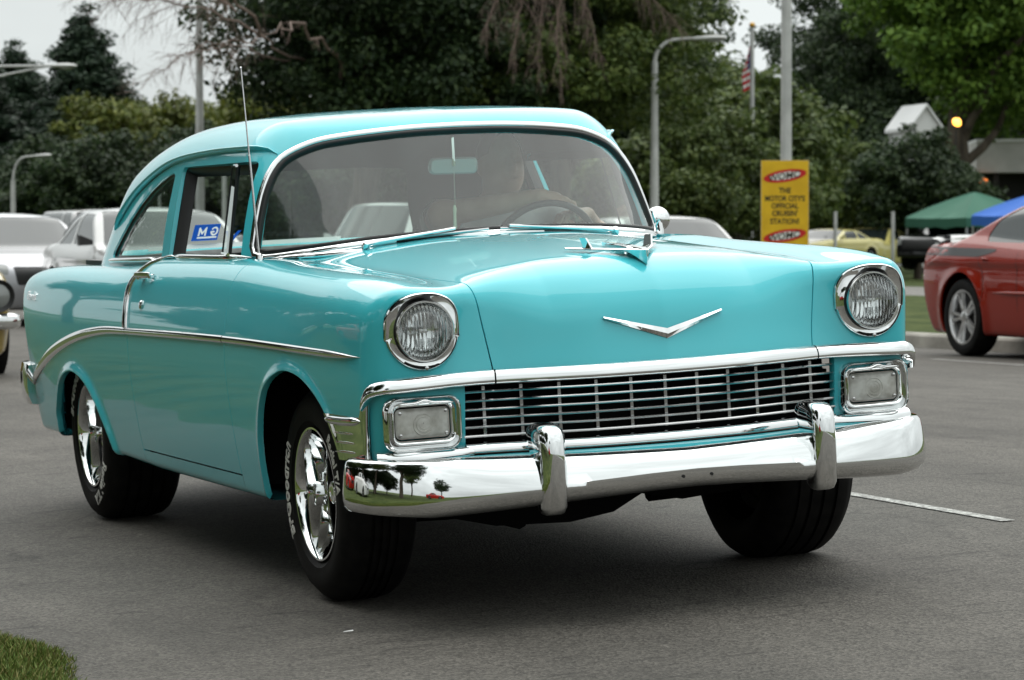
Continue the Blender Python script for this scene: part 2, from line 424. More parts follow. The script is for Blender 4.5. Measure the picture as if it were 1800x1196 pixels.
GLASSR = glass_mat('rear_glass', (.82, .88, .86), 0, 1.22)
GLASSD = glass_mat('dark_window_glass', (.22, .25, .25))
# ================================================================== the turquoise sedan
# car space: x to the car's left, y towards its tail, z up, origin on the road under the front axle
car = empty('vintage_sedan', (0, 0, 0), (0, CARROLL, 0))
tag(car, 'turquoise 1950s two-door sedan with chrome grille, bumper and wide white-lettered tyres', 'car')

_yW = [-1.0, -.85, -.72, -.6, -.4, 0, .5, 1.2, 2.0, 2.7, 3.2, 3.6, 3.85, 4.1]
_zW = [.2, .32, .45, .60, .72, .80, .88, .95, 1.01, 1.08, 1.2]
_wb = np.array([.845, .875, .897, .913, .921, .919, .908, .892, .872, .845, .79])   # mid-car half-width by height
_wy = np.array([.84, .868, .885, .896, .905, .912, .917, .92, .922, .925, .922, .912, .898, .87])/.921
_W = [[_wb[j]*_wy[i] for j in range(len(_zW))] for i in range(len(_yW))]
for i in range(5):      # the upper front fender stays full to the headlamp
    for j in range(6, 9): _W[i][j] += .012
Wside = S2(_yW, _zW, _W, (.05, .035))
_xH = [0, .2, .4, .52, .60, .66, .74, .82, .90, 1.0]
_yH = [-1.05, -.9, -.78, -.6, -.4, 0, .35, .62, .9, 1.8, 2.05, 2.3, 3.0, 3.6, 3.8, 4.05]
_Hc = [.985, 1.0, 1.022, 1.048, 1.066, 1.092, 1.105, 1.108, 1.085, 1.05, 1.035, 1.02, 1.02, 1.02, 1.0, .97]      # centre line
_Hcut = [.955, .965, .975, .990, 1.002, 1.018, 1.035, 1.052, 1.055, 1.05, 1.03, 1.012, 1.010, 1.0, .99, .96]    # along the hood cut (x .60)
_Hf = [.955, .970, .986, 1.010, 1.022, 1.034, 1.046, 1.060, 1.062, 1.056, 1.034, 1.022, 1.018, 1.004, .99, .955]    # fender crown (x .76)
_H = []
for j in range(len(_yH)):
    c, k, f = _Hc[j], _Hcut[j], _Hf[j]
    _H.append([c, c-.10*(c-k), c-.42*(c-k), c-.75*(c-k), k, k+.30*(f-k)-.002, f, f-.002, f-.016, f-.05])
Htop = S2(_yH, _xH, _H, (.06, .03))
_xF = [0, .2, .4, .52, .60, .66, .725, .79, .85, .90, .95]
_zF = [.2, .45, .60, .70, .75, .80, .86, .92, .98, 1.05, 1.15]
_F = [[-.80, -.78, -.72, -.68, -.66, -.66, -.66, -.65, -.63, -.60, -.54],
      [-.84, -.82, -.77, -.74, -.735, -.73, -.73, -.72, -.70, -.66, -.58],
      [-.87, -.855, -.80, -.765, -.755, -.755, -.755, -.745, -.725, -.69, -.61],
      [-.884, -.868, -.815, -.776, -.763, -.760, -.760, -.752, -.735, -.70, -.63],
      [-.872, -.856, -.805, -.766, -.755, -.756, -.762, -.757, -.740, -.705, -.64],
      [-.858, -.843, -.793, -.757, -.750, -.757, -.768, -.763, -.745, -.712, -.65],
      [-.846, -.830, -.782, -.750, -.746, -.760, -.780, -.774, -.752, -.718, -.66],
      [-.832, -.815, -.768, -.742, -.745, -.768, -.793, -.786, -.760, -.722, -.66],
      [-.812, -.795, -.752, -.735, -.748, -.778, -.805, -.797, -.766, -.724, -.66],
      [-.785, -.770, -.735, -.728, -.750, -.785, -.812, -.803, -.770, -.724, -.66],
      [-.75, -.74, -.715, -.715, -.745, -.785, -.812, -.803, -.770, -.724, -.66]]
Ffront = S2(_zF, _xF, _F, (.02, .022))
Rrear = S2([.2, .5, .7, .9, 1.05], [0, .4, .7, .85, .95], [[4.0, 3.98, 3.88, 3.74, 3.6], [4.04, 4.02, 3.94, 3.82, 3.7],
           [4.02, 4.0, 3.94, 3.86, 3.75], [3.99, 3.985, 3.96, 3.93, 3.88], [3.95, 3.945, 3.93, 3.91, 3.87]])
# wheel openings in (y, z)
ARCH_F = roundpoly(smoothpoly([(.415, .10), (.405, .30), (.36, .50), (.24, .655), (.06, .722), (-.10, .725), (-.24, .69), (-.36, .62), (-.44, .50), (-.47, .30), (-.47, .10)], 6), .001, 1)
ARCH_R = roundpoly(smoothpoly([(2.33, .05), (2.36, .30), (2.46, .45), (2.60, .555), (2.77, .603), (2.93, .60), (3.08, .555), (3.20, .46), (3.265, .37), (3.29, .05)], 6), .001, 1)
def _archtab(poly, y0, y1, z0, z1, st=.01):
    ys = np.arange(y0, y1, st); zs = np.arange(z0, z1, st); G = np.stack(np.meshgrid(ys, zs, indexing='ij'), -1).reshape(-1, 2)
    d = poly_sdf(poly, G[:, 0], G[:, 1]).reshape(len(ys), len(zs)); d = _gs(_gs(d, 1.0, 0), 1.0, 1)
    def f(y, z):
        u = np.clip((y-y0)/st, 0, len(ys)-1.001); v = np.clip((z-z0)/st, 0, len(zs)-1.001); i = u.astype(int); j = v.astype(int); a = u-i; b = v-j
        return (d[i, j]*(1-a)+d[i+1, j]*a)*(1-b)+(d[i, j+1]*(1-a)+d[i+1, j+1]*a)*b
    return f
archF = _archtab(ARCH_F, -1.1, 1.1, .1, 1.2); archR = _archtab(ARCH_R, 1.9, 3.9, .1, 1.2)
def body_f(P):
    X = np.abs(P[:, 0]); y = P[:, 1]; z = P[:, 2]
    dF, dR = archF(y, z), archR(y, z)
    W = Wside(y, z)
    fl = np.where(z > .3, 1, np.clip((z-.2)/.1, 0, 1))
    W = W+fl*(.008*np.exp(-(np.maximum(dF, 0)/.020)**2)+.016*np.exp(-(np.maximum(dR, 0)/.026)**2))
    side = (X-W)*.96; top = (z-Htop(y, X))*.97; front = (Ffront(z, X)-y)*.95; rear = (y-Rrear(z, X))*.95
    kt = .085-.015*np.clip((y-2.0)/1.0, 0, 1)
    a = smax(side, top, kt)
    kf = .055+.10*np.clip((.58-X)/.25, 0, 1)
    b = smax(front, top, kf) if False else None
    f = smax(a, front, kf+.0)
    f = smax(f, rear, .06)
    return smax(f, (.285+.03*np.clip((y-1.8)/1.2, 0, 1)-z), .03)
BH = .0125
body = surf(body_f, (-BH*1.5, -1.0, .22), (.98, 4.1, 1.16), BH)
body = clip(body, lambda V: -V[:, 0])                       # the half x > 0 (the car's left), mirrored below
_cutx = S1([-1.1, -.99, -.917, -.853, -.74, -.58, -.4, -.2, .2, .6], [.512, .518, .526, .536, .553, .580, .603, .618, .632, .64], .03)
def cut_hood(V): return V[:, 0]-_cutx(V[:, 1]+.9*np.minimum(V[:, 2]-.98, 0))
def yhood(V): return V[:, 1]-(.40+.35*(V[:, 0]/.75)**2.2)   # rear edge of the hood
BARZ = .735
def Zbar(V): return BARZ+.0-.02*np.clip((np.abs(V[:, 0])-.55)/.3, 0, 1)
# hood
h_ = clip(body, cut_hood, .002); h_ = clip(h_, yhood, .003); hood_m = clip(h_, lambda V: .737-V[:, 2])
hood = panel('hood', both(hood_m), TURQ, car, .016, skip=lambda c: np.abs(c[:, 0]) < 1e-4)
# cowl between hood and windscreen
c_ = clip(body, lambda V: -yhood(V), .003); c_ = clip(c_, lambda V: V[:, 1]-1.0); c_ = clip(c_, lambda V: V[:, 0]-_cutx(.4), .002); c_ = clip(c_, lambda V: .9-V[:, 2])
cowl = panel('cowl', both(c_), TURQ, car, .016, skip=lambda c: np.abs(c[:, 0]) < 1e-4)
DOOR_F, DOOR_R, SILL = .655, 1.935, .352
side_ = clip(body, lambda V: -np.where(V[:, 1] < .42, cut_hood(V), V[:, 0]-_cutx(.4)), .002)
# front fender
f_ = clip(side_, lambda V: V[:, 1]-DOOR_F, .0025); f_ = clip(f_, lambda V: -archF(V[:, 1], V[:, 2]))
def bez_poly():
    cx, cz = .725, .862
    up = [(cx+.116, cz-.022), (cx+.113, cz+.045), (cx+.088, cz+.086), (cx+.045, cz+.106), (cx, cz+.111), (cx-.045, cz+.106), (cx-.088, cz+.086), (cx-.113, cz+.045), (cx-.116, cz-.022)]
    up = smoothpoly(up, 6, closed=False); lowr = [(cx+.113*math.cos(R_(a)), cz+.113*math.sin(R_(a))) for a in np.linspace(192, 348, 24)]
    return up+lowr
BEZ = bez_poly()
f_ = clip(f_, lambda V: np.where(V[:, 1] < -.6, -poly_sdf(BEZ, V[:, 0], V[:, 2]), -1), .001)
LOWZ = .612
def chrome_corner(V):   # below / ahead of this the chrome takes over
    zz = np.where(V[:, 1] > -.635, LOWZ, np.minimum(LOWZ+(-.635-V[:, 1])*1.7, .725))
    zz = np.minimum(zz, .700); return zz-V[:, 2]
fl_ = clip(f_, lambda V: np.where(V[:, 1] > -.2, -1, chrome_corner(V)))
fl_ = clip(fl_, lambda V: .30-V[:, 2]) if False else fl_
for m_ in (fl_, mirror(fl_)): panel('front_fender', m_, TURQ, car, .02, skip=lambda c: c[:, 2] < .29)
# door
d_ = clip(side_, lambda V: DOOR_F-V[:, 1], .0025); d_ = clip(d_, lambda V: V[:, 1]-DOOR_R, .0025); d_ = clip(d_, lambda V: SILL-V[:, 2], .0025)
d_ = clip(d_, lambda V: .772-V[:, 0])
doors = [panel('door', m_, TURQ, car, .02) for m_ in (d_, mirror(d_))]
# rocker sill below the door
s_ = clip(side_, lambda V: DOOR_F-V[:, 1]); s_ = clip(s_, lambda V: V[:, 1]-DOOR_R); s_ = clip(s_, lambda V: V[:, 2]-SILL, .0025)
for m_ in (s_, mirror(s_)): panel('rocker_sill', m_, TURQ, car, 0)
# rear quarter, tail and deck
q_ = clip(body, lambda V: DOOR_R-V[:, 1], .0025); q_ = clip(q_, lambda V: -archR(V[:, 1], V[:, 2]))
q_ = clip(q_, lambda V: np.where((V[:, 1] < 3.62) & (V[:, 2] > .8), .772-V[:, 0], -1))
panel('rear_body', both(q_), TURQ, car, .022, skip=lambda c: (np.abs(c[:, 0]) < 1e-4) | (c[:, 2] < .33))

# ------------------------------------------------------------------ greenhouse
Zroof = S1([.3, .62, .80, .95, 1.2, 1.5, 2.0, 2.45, 2.85, 3.15, 3.5, 4.0], [1.445, 1.494, 1.517, 1.534, 1.553, 1.561, 1.550, 1.504, 1.415, 1.28, 1.0, .50], .08)
_drop = S1([0, .2, .35, .5, .6, .68, .8], [0, .003, .008, .019, .033, .055, .13], .03)
Wg = S2([.3, .9, 1.5, 2.2, 2.8, 3.3, 3.8], [.95, 1.05, 1.2, 1.35, 1.45, 1.6],
        [[.81, .785, .748, .700, .668, .60], [.812, .787, .750, .702, .670, .605], [.813, .788, .751, .704, .672, .61], [.808, .783, .744, .697, .665, .60],
         [.79, .765, .72, .67, .635, .57], [.755, .73, .68, .62, .58, .51], [.70, .67, .61, .55, .50, .43]], (.08, .03))
Fg = S2([1.0, 1.1, 1.2, 1.3, 1.4, 1.47, 1.56], [0, .2, .4, .55, .65, .72, .78, .86],
        [[.43, .44, .475, .545, .645, .765, .92, 1.1], [.51, .52, .555, .62, .715, .83, .97, 1.13], [.595, .605, .645, .71, .795, .90, 1.01, 1.15], [.68, .69, .733, .795, .87, .955, 1.05, 1.17],
         [.762, .773, .82, .88, .955, 1.03, 1.10, 1.2], [.82, .832, .88, .945, 1.02, 1.09, 1.15, 1.24], [.90, .915, .965, 1.03, 1.1, 1.16, 1.22, 1.3]], (.03, .03))
Rg = S2([.95, 1.0, 1.17, 1.31, 1.42, 1.56], [0, .3, .5, .62, .75], [[3.68, 3.66, 3.58, 3.42, 3.15], [3.65, 3.63, 3.55, 3.38, 3.11], [3.50, 3.47, 3.37, 3.19, 2.93], [3.36, 3.33, 3.22, 3.05, 2.80], [3.22, 3.20, 3.10, 2.94, 2.7], [3.0, 2.98, 2.88, 2.72, 2.45]])
def green_f(P):
    X = np.abs(P[:, 0]); y = P[:, 1]; z = P[:, 2]
    top = (z-Zroof(y)+_drop(X))*.95; side = (X-Wg(y, z))*.95; fr = (Fg(z, X)-y)*.72; re = (y-Rg(z, X))*.7
    f = smax(side, top, .11); f = smax(f, fr, .06); return smax(f, re, .16)
GH = .0115
gr = surf(green_f, (-GH*1.5, .2, .985), (.86, 3.95, 1.60), GH)
gr = clip(gr, lambda V: -V[:, 0])
def base_z(V): return np.where(V[:, 1] < 1.0, 1.02, 1.0)
_wst = S1([0, .26, .465, .585, .655, .70, .735, .77], [1.474, 1.467, 1.446, 1.402, 1.33, 1.225, 1.11, .98], .012)
WSCREEN = [(0, 1.468), (.14, 1.466), (.26, 1.460), (.38, 1.450), (.473, 1.438), (.54, 1.418), (.594, 1.392), (.628, 1.362), (.655, 1.325), (.682, 1.27), (.705, 1.20), (.724, 1.13), (.733, 1.09), (.728, 1.074), (.705, 1.070), (.6, 1.083), (.4, 1.102), (.2, 1.110), (0, 1.112), (-.3, 1.112), (-.3, 1.468)]
def screen_g(V): return np.where(V[:, 1] < 1.25, poly_sdf(WSCREEN, V[:, 0], V[:, 2]), 1.0)
DOORWIN = roundpoly([(.925, 1.056), (.965, 1.386), (1.86, 1.384), (1.785, 1.056)], [.02, .03, .03, .02])
QWIN = [(1.895, 1.058), (1.925, 1.20), (1.95, 1.355), (1.985, 1.366), (2.06, 1.357), (2.185, 1.333), (2.33, 1.298), (2.457, 1.254), (2.58, 1.20), (2.70, 1.134), (2.79, 1.075), (2.80, 1.056), (2.78, 1.05), (2.3, 1.05), (1.92, 1.05)]
QWIN = [(y if y < 2.06 else 2.06+(y-2.06)*.875, z) for y, z in QWIN]
def sidewin(poly):
    return lambda V: np.where(V[:, 0] > .5, poly_sdf(poly, V[:, 1], V[:, 2]), 1.0)
RWIN = roundpoly([(-.3, 1.06), (-.3, 1.385), (.56, 1.385), (.68, 1.06)], [.001, .001, .10, .05])
def rearwin(V): return np.where(V[:, 1] > 2.9, poly_sdf(RWIN, V[:, 0], V[:, 2]), 1.0)
roof_m = gr
for g_ in (screen_g, sidewin(DOORWIN), sidewin(QWIN), rearwin): roof_m = clip(roof_m, lambda V, g_=g_: -g_(V))
roof_m = clip(roof_m, lambda V: 1.0-V[:, 2])
roof = panel('roof', both(roof_m), TURQ, car, .03, skip=lambda c: (np.abs(c[:, 0]) < 1e-4) | (c[:, 2] < 1.01))
V, T, N = roof_m
lin = (V-N*.03, T[:, ::-1], -N); panel('headliner', both(lin), LINER, roof, 0)
def pane(name, g, grow=.008, inset=.012, m=GLASS, two=True, par=None):
    p = clip(gr, lambda V: g(V)-grow)
    for q in ([p, mirror(p)] if two else [both(p)]): panel(name, q, m, par or car, 0, off=-inset)
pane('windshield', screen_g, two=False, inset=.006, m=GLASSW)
pane('quarter_window', sidewin(QWIN))
pane('rear_window', rearwin, two=False, inset=.006, m=GLASSR)
def on_green(x, y=None, z=None, off=0.0, axis='y', y0=0.0, y1=1.4):
    """points on the greenhouse: march along an axis from outside"""
    P = np.array([[x_, y_, z_] for x_, y_, z_ in zip(*np.broadcast_arrays(x, y, z))], float)
    return snap(green_f, P, axis, off)
def snap(fn, P, axis, off=0.0, step=.012, n=400, sign=1):
    """move each point along +axis*sign from outside until it meets fn = 0, then lift by off along the normal"""
    P = np.array(P, float); P0_ = P.copy(); a = 'xyz'.index(axis); prev = fn(P); done = np.zeros(len(P), bool)
    for _ in range(n):
        Q = P.copy(); Q[~done, a] += step*sign; f = fn(Q); hit = (~done) & (f <= 0)
        t = prev[hit]/np.maximum(prev[hit]-f[hit], 1e-9); P[hit, a] += step*sign*t; done |= hit
        go = ~done; P[go] = Q[go]; prev = np.where(done, prev, f)
        if done.all(): break
    if not done.all(): print('SNAP MISS', axis, np.round(P0_[~done][:3], 3), (~done).sum())
    g = grad(fn, P); g /= np.maximum(np.linalg.norm(g, axis=1), 1e-9)[:, None]
    return P+g*off, g
# ------------------------------------------------------------------ helpers for trim lying on the body
def ribbon(name, P, Nn, hh, th, m, parent, seg=6, taper0=True, taper1=True, up=None, build=True, mb=None):
    """half-round strip along points P with surface normals Nn; hh half-height, th thickness"""
    P = np.asarray(P, float); n = len(P); t = np.gradient(P, axis=0); t /= np.linalg.norm(t, axis=1)[:, None]
    w = np.cross(t, Nn); w /= np.linalg.norm(w, axis=1)[:, None]
    hhs = np.broadcast_to(hh, (n,)).copy(); ths = np.broadcast_to(th, (n,)).copy()
    rings = []
    for i in range(n):
        s = 1.0
        k = 3
        if taper0 and i < k: s = math.sin((i+.15)/k*math.pi/2)
        if taper1 and n-1-i < k: s = min(s, math.sin((n-1-i+.15)/k*math.pi/2))
        r = []
        for a in np.linspace(0, math.pi, seg+1): r.append(tuple(P[i]+w[i]*hhs[i]*s*math.cos(a)+Nn[i]*(ths[i]*s*math.sin(a)**.7)))
        r.append(tuple(P[i]-w[i]*hhs[i]*s-Nn[i]*.006)); r.append(tuple(P[i]+w[i]*hhs[i]*s-Nn[i]*.006)); rings.append(r)
    mb = mb or MB(); mb.loft(rings, True, True)
    return mb.build(name, m, parent, True, 50) if build else mb
def dens(pts, n): 
    """evenly resampled Catmull-Rom curve"""
    Q = np.array(smoothpoly(pts, 16, closed=False)); d = np.r_[0, np.cumsum(np.linalg.norm(np.diff(Q, axis=0), axis=1))]
    u = np.linspace(0, d[-1], n); return np.stack([np.interp(u, d, Q[:, k]) for k in range(Q.shape[1])], 1)
def side_pts(yz, sgn=1, fn=None, off=0.0, x0=1.1):
    P = np.array([[x0, y, z] for y, z in yz]); P, g = snap(fn or body_f, P, 'x', off, sign=-1)
    if sgn < 0: P = P*[-1, 1, 1]; g = g*[-1, 1, 1]
    return P, g
def front_pts(xz, fn=None, off=0.0):
    P = np.array([[x, -1.3, z] for x, z in xz]); return snap(fn or body_f, P, 'y', off)
SIDES = ((-1, 'right'), (1, 'left'))
def shell_f(P): return np.minimum(body_f(P), green_f(P))

# ------------------------------------------------------------------ side trim
for sg, _ in SIDES:
    yz = dens([(-.67, .793), (-.3, .797), (.3, .803), (DOOR_F, .804)], 26); P, g = side_pts(yz, sg); ribbon('side_molding', P, g, .0125*np.clip(.4+.6*(yz[:, 0]+.67)/.25, 0, 1), .011, CHROME, car, taper1=False)
    yz = dens([(DOOR_F+.004, .804), (1.2, .801), (DOOR_R, .793)], 24); P, g = side_pts(yz, sg); ribbon('side_molding', P, g, .0135, .012, CHROME, car, taper0=False, taper1=False)
    yz = dens([(DOOR_R+.004, .793), (2.3, .785), (2.70, .752), (3.05, .70), (3.35, .635), (3.62, .555), (3.74, .50)], 46); P, g = side_pts(yz, sg)
    hh = np.interp(yz[:, 0], [1.9, 2.6, 3.2, 3.8], [.0135, .019, .022, .02]); s_ = ribbon('side_molding', P, g, hh, .012, CHROME, car, taper0=False)
    # sash strip dropping from the belt to the side trim: two beads with a ribbed channel between
    top = [(1.70, 1.062), (1.80, 1.058), (1.88, 1.04), (1.935, .99), (1.955, .93), (1.95, .86), (1.945, .80)]
    yz = dens(top, 40); P, g = side_pts(yz, sg, shell_f, off=.001); sash = ribbon('sash_molding', P, g, .0065, .010, CHROME, car, taper1=False)
    shell_f; yz2 = dens([(1.935, 1.03), (1.972, .985), (1.99, .93), (1.985, .86), (1.98, .80)], 24); P, g = side_pts(yz2, sg, shell_f, off=.002); ribbon('sash_channel', P, g, .0145, .006, CHROME, sash, taper1=False)
    for zz in (.975, .935, .895, .855, .82):
        yc = np.interp(zz, [.8, .86, .93, .985], [1.98, 1.985, 1.99, 1.972]); P, g = side_pts([(yc-.015, zz), (yc, zz), (yc+.015, zz)], sg, off=.004); ribbon('sash_rib', P, g, .004, .005, CHROME, sash, seg=4)
    # belt moulding under the side glass
    yz = dens([(.86, 1.062), (1.2, 1.060), (1.70, 1.060)], 20); P, g = side_pts(yz, sg, green_f, .004); ribbon('belt_molding', P, g, .013, .016, CHROME, car)
    yz = dens([(1.93, 1.018), (1.955, 1.037), (2.0, 1.047), (2.2, 1.044), (2.5, 1.040), (2.70, 1.036), (2.76, 1.036)], 24); P, g = side_pts(yz, sg, green_f, .004); ribbon('quarter_molding', P, g, .010, .014, CHROME, car)
    # drip rail
    yz = dens([(.93, 1.405), (.98, 1.424), (1.15, 1.429), (1.5, 1.428), (1.9, 1.414), (2.16, 1.383), (2.46, 1.312), (2.64, 1.24), (2.78, 1.155)], 50); P, g = side_pts(yz, sg, green_f, .002)
    ribbon('drip_rail', P, g, .007, .020, TURQ, car)
    P2 = P-np.array([0, 0, .012]); ribbon('drip_shade_strip', P2, g, .003, .003, SEAL, car, seg=4)  # black strip standing in for the shadow line below the rail
    # door handle, lock, script
    P, g = side_pts([(1.83, .985), (1.66, .992)], sg)
    hd = MB(); o1, o2 = P[0]+g[0]*.03, P[1]+g[1]*.028
    hd.loft([[tuple(Vector(c)+Vector(g[0])*(b*.006)+Vector((0, 0, a*(.010+.004*t)))) for a, b in ((-1, -1), (-.6, 1), (.6, 1), (1, -1))] for t, c in ((0, P[1]+g[1]*.022), (.5, (o1+o2)/2), (1, o1))], True, True)
    hd.box(P[0]*.8+P[1]*.2+g[0]*.014, (.032, .028, .020)); hd.box(P[1]*.9+P[0]*.1+g[1]*.010, (.022, .02, .016)); hobj = hd.build('door_handle', CHROME, doors[0] if sg > 0 else doors[1]); bevel(hobj, .003)
    P, g = side_pts([(1.755, .893)], sg); mb = MB(); M = Matrix.Translation(P[0]) @ Vector(g[0]).to_track_quat('Z', 'Y').to_matrix().to_4x4()
    mb.lathe([(.017, -.004), (.017, .004), (.012, .008), (.0, .0085)], 16, M); mb.build('door_lock', CHROME, doors[0] if sg > 0 else doors[1])

def text_mesh(txt, size=1.0, bold=0.0, extrude=0.0, shear=0.0, align='CENTER', res=3):
    c = bpy.data.curves.new('t', 'FONT'); c.body = txt; c.size = size; c.offset = bold*size; c.extrude = extrude; c.shear = shear; c.align_x = align; c.resolution_u = res
    o = bpy.data.objects.new('t', c); COL.objects.link(o); bpy.context.view_layer.update()
    me = bpy.data.meshes.new_from_object(o.evaluated_get(bpy.context.evaluated_depsgraph_get()))
    bpy.data.objects.remove(o); bpy.data.curves.remove(c); return me
def text_obj(name, txt, size, M, m, parent, bold=.0, extrude=.001, shear=0, mapf=None, vec=None):
    me = text_mesh(txt, size, bold, extrude, shear)
    if vec:
        C = np.array([v.co[:] for v in me.vertices]); C = vec(C); me.vertices.foreach_set('co', C.astype(np.float32).ravel())
    else:
        for v in me.vertices: v.co = mapf(v.co) if mapf else M @ v.co
    me.update(); return link(name, me, parent, m)
# script badge on the rear fender
def _badge(sg):
    def f(C):
        P = np.stack([0*C[:, 0]+1.1, 3.63-C[:, 0]*(1 if sg < 0 else -1), .872+C[:, 1]], 1); P, g = snap(body_f, P, 'x', .002, sign=-1); P = P+g*C[:, 2:3]; return P*[sg, 1, 1]
    return f
for sg, _ in SIDES: text_obj('script_badge', 'Chevrolet', .05, None, CHROME, car, .012, .002, .3, vec=_badge(sg))

# ------------------------------------------------------------------ chrome header bar over the grille
def bar_section(P, Nn, hz0, hz1, dep, flat=.5):
    r = []; sh = -(hz0-.010); P = P+np.array([0, 0, 0])
    for a in np.linspace(-90, 90, 11):      # fullest low down, so that the face looks up at the sky
        ca, sa = math.cos(R_(a)), math.sin(R_(a)); r.append(tuple(P+Nn*dep*(abs(ca)**(.9 if sa > 0 else .5))+np.array([0, 0, sh+((hz1-sh)*sa if sa > 0 else .010*sa)])))
    r.append(tuple(P-Nn*.03+np.array([0, 0, hz1]))); r.append(tuple(P-Nn*.03+np.array([0, 0, -hz0]))); return r
def plan_normals(P):
    t = np.gradient(P[:, :2], axis=0); n = np.c_[t[:, 1], -t[:, 0], 0*t[:, 0]]; return n/np.linalg.norm(n, axis=1)[:, None]
def barZ(x): return .7165-.010*np.clip((abs(x)-.5)/.35, 0, 1)**2
def bar_path(x0, x1, n): xs = np.linspace(x0, x1, n); return np.array([[x, float(Ffront(np.array([.72]), np.array([abs(x)]))[0])-.004, barZ(x)] for x in xs])
def bar(name, x0, x1, n, taper=None):
    P = bar_path(x0, x1, n); N_ = plan_normals(P)
    hz1 = np.full(n, .0215); hz0 = np.full(n, .0215)
    mb = MB(); mb.loft([bar_section(P[i], N_[i], hz0[i], hz1[i], .024) for i in range(n)], True, True); return mb.build(name, CHROME, car, True, 60)
bar('grille_header', -.514, .514, 41)
# fender ends of the header, turning the corner and running down to the bumper
for sg, _ in SIDES:
    P = [[x, float(Ffront(np.array([.72]), np.array([x]))[0])-.004, barZ(x)] for x in np.linspace(.520, .84, 16)]
    P += [[.868, -.722, .700], [.882, -.700, .685], [.888, -.682, .66]]
    P = np.array(dens(P, 30)); 
    N_ = plan_normals(P); N_[-4:] = N_[-5]
    mb = MB(); mb.loft([bar_section(P[i], N_[i], .0215, .0215 if i < 24 else .0215, .024) for i in range(len(P))], True, True)
    o = mb.build('grille_header_end', CHROME, car, True, 60)
    if sg < 0: o.data.transform(Matrix.Scale(-1, 4, (1, 0, 0))); o.data.flip_normals()
# turquoise lamp housings, painting the teal that chrome reflects; chrome side extension
def ffx(z, x): return Ffront(np.full(len(x), z) if np.isscalar(z) else z, x)
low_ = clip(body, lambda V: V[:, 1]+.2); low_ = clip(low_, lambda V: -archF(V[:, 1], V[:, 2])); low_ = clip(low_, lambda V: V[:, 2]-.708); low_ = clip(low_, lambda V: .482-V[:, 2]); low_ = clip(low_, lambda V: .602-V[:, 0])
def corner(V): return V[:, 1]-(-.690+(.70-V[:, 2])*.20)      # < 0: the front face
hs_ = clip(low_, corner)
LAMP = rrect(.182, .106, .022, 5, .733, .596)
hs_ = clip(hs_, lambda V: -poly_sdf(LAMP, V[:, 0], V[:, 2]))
sd_ = clip(low_, lambda V: -corner(V)); sd_ = clip(sd_, lambda V: np.where(V[:, 1] > -.30, 1, -chrome_corner(V)-.004))
LENS = mat('frosted_lens', (.52, .52, .48), .28, coat=.6); vary(LENS, (.40, .39, .35), (.62, .62, .58), 30, 4)
for sg, _ in SIDES:
    mm = (lambda q: q) if sg > 0 else mirror
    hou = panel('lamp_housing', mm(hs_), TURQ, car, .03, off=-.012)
    ext = panel('grille_extension', mm(sd_), CHROME, car, .012, off=.003)
    # bead along the top of the side extension and its three pressed ribs
    P, g = side_pts(dens([(-.365, LOWZ-.012), (-.5, LOWZ-.012), (-.64, LOWZ-.006)], 14), sg, off=.003); ribbon('extension_bead', P, g, .014, .012, CHROME, ext)
    for zz in (.565, .537, .509):
        P, g = side_pts(dens([(-.42, zz-.003), (-.50, zz-.001), (-.585, zz)], 10), sg, off=.002); ribbon('extension_rib', P, g, .004, .003, CHROME, ext)
    # edge bead where side and front meet
    yz = [(-.690+(.70-z)*.20, z) for z in np.linspace(.682, .484, 12)]; P, g = side_pts(yz, sg, off=.001); ribbon('corner_bead', P, g, .007, .007, CHROME, ext, taper0=False, taper1=False)
    # parking lamp: stepped bezel, lens, peaked brow
    def ring(w, h, r, dy, cz=.596): return [(sg*x, float(Ffront(np.array([cz]), np.array([.733]))[0])+dy+ (x-.733)*.02, z) for x, z in rrect(w, h, r, 6, .733, cz)]
    lamp = MB().loft([ring(.236, .162, .040, .016), ring(.232, .158, .039, -.004), ring(.222, .150, .036, -.013), ring(.214, .142, .033, -.008), ring(.208, .136, .031, .012), ring(.200, .128, .028, .016), ring(.196, .122, .026, .002), ring(.190, .114, .024, -.006), ring(.181, .106, .021, -.004), ring(.172, .096, .019, .010), ring(.166, .089, .017, .016)]).build('parking_lamp_bezel', CHROME, car, True, 60)
    n = len(ring(.1, .1, .02, 0)); MB().loft([ring(.166, .088, .016, .012), ring(.150, .074, .013, .006), ring(.08, .04, .012, .003), ring(.002, .002, .0004, .002)]).build('parking_lens', LENS, lamp, True, 60)
    # concentric moulded rings on the lens
    for rr in (.012, .021, .03):
        c = (sg*.733, float(Ffront(np.array([.596]), np.array([.733]))[0])+.002, .592)
        MB().tube([(c[0]+rr*math.cos(a), c[1]+.0012, c[2]+rr*math.sin(a)) for a in np.linspace(0, 2*math.pi, 24, endpoint=False)], .0016, 5, closed=True).build('lens_ring', LENS, lamp)
    for dx in (-1, 1):
        for dz in (-1, 1): MB().lathe([(.005, 0), (.005, .003), (0, .004)], 8, Matrix.Translation((sg*.733+dx*.07, float(Ffront(np.array([.596]), np.array([.733]))[0])+.006, .596+dz*.032)) @ Matrix.Rotation(R_(90), 4, 'X')).build('lens_screw', CHROME2, lamp)
    # brow over the lamp with its little centre peak
    xs = np.linspace(.645, .821, 25); yb = ffx(.65, xs)
    P = np.array([[sg*x, y-.014, .6545+.008*math.exp(-((x-.735)/.018)**2)-.004*(abs((x-.733)/.10))**4] for x, y in zip(xs, yb)]); ribbon('lamp_brow', P, np.tile([0, -1, 0], (25, 1)), .005, .010, CHROME, lamp)

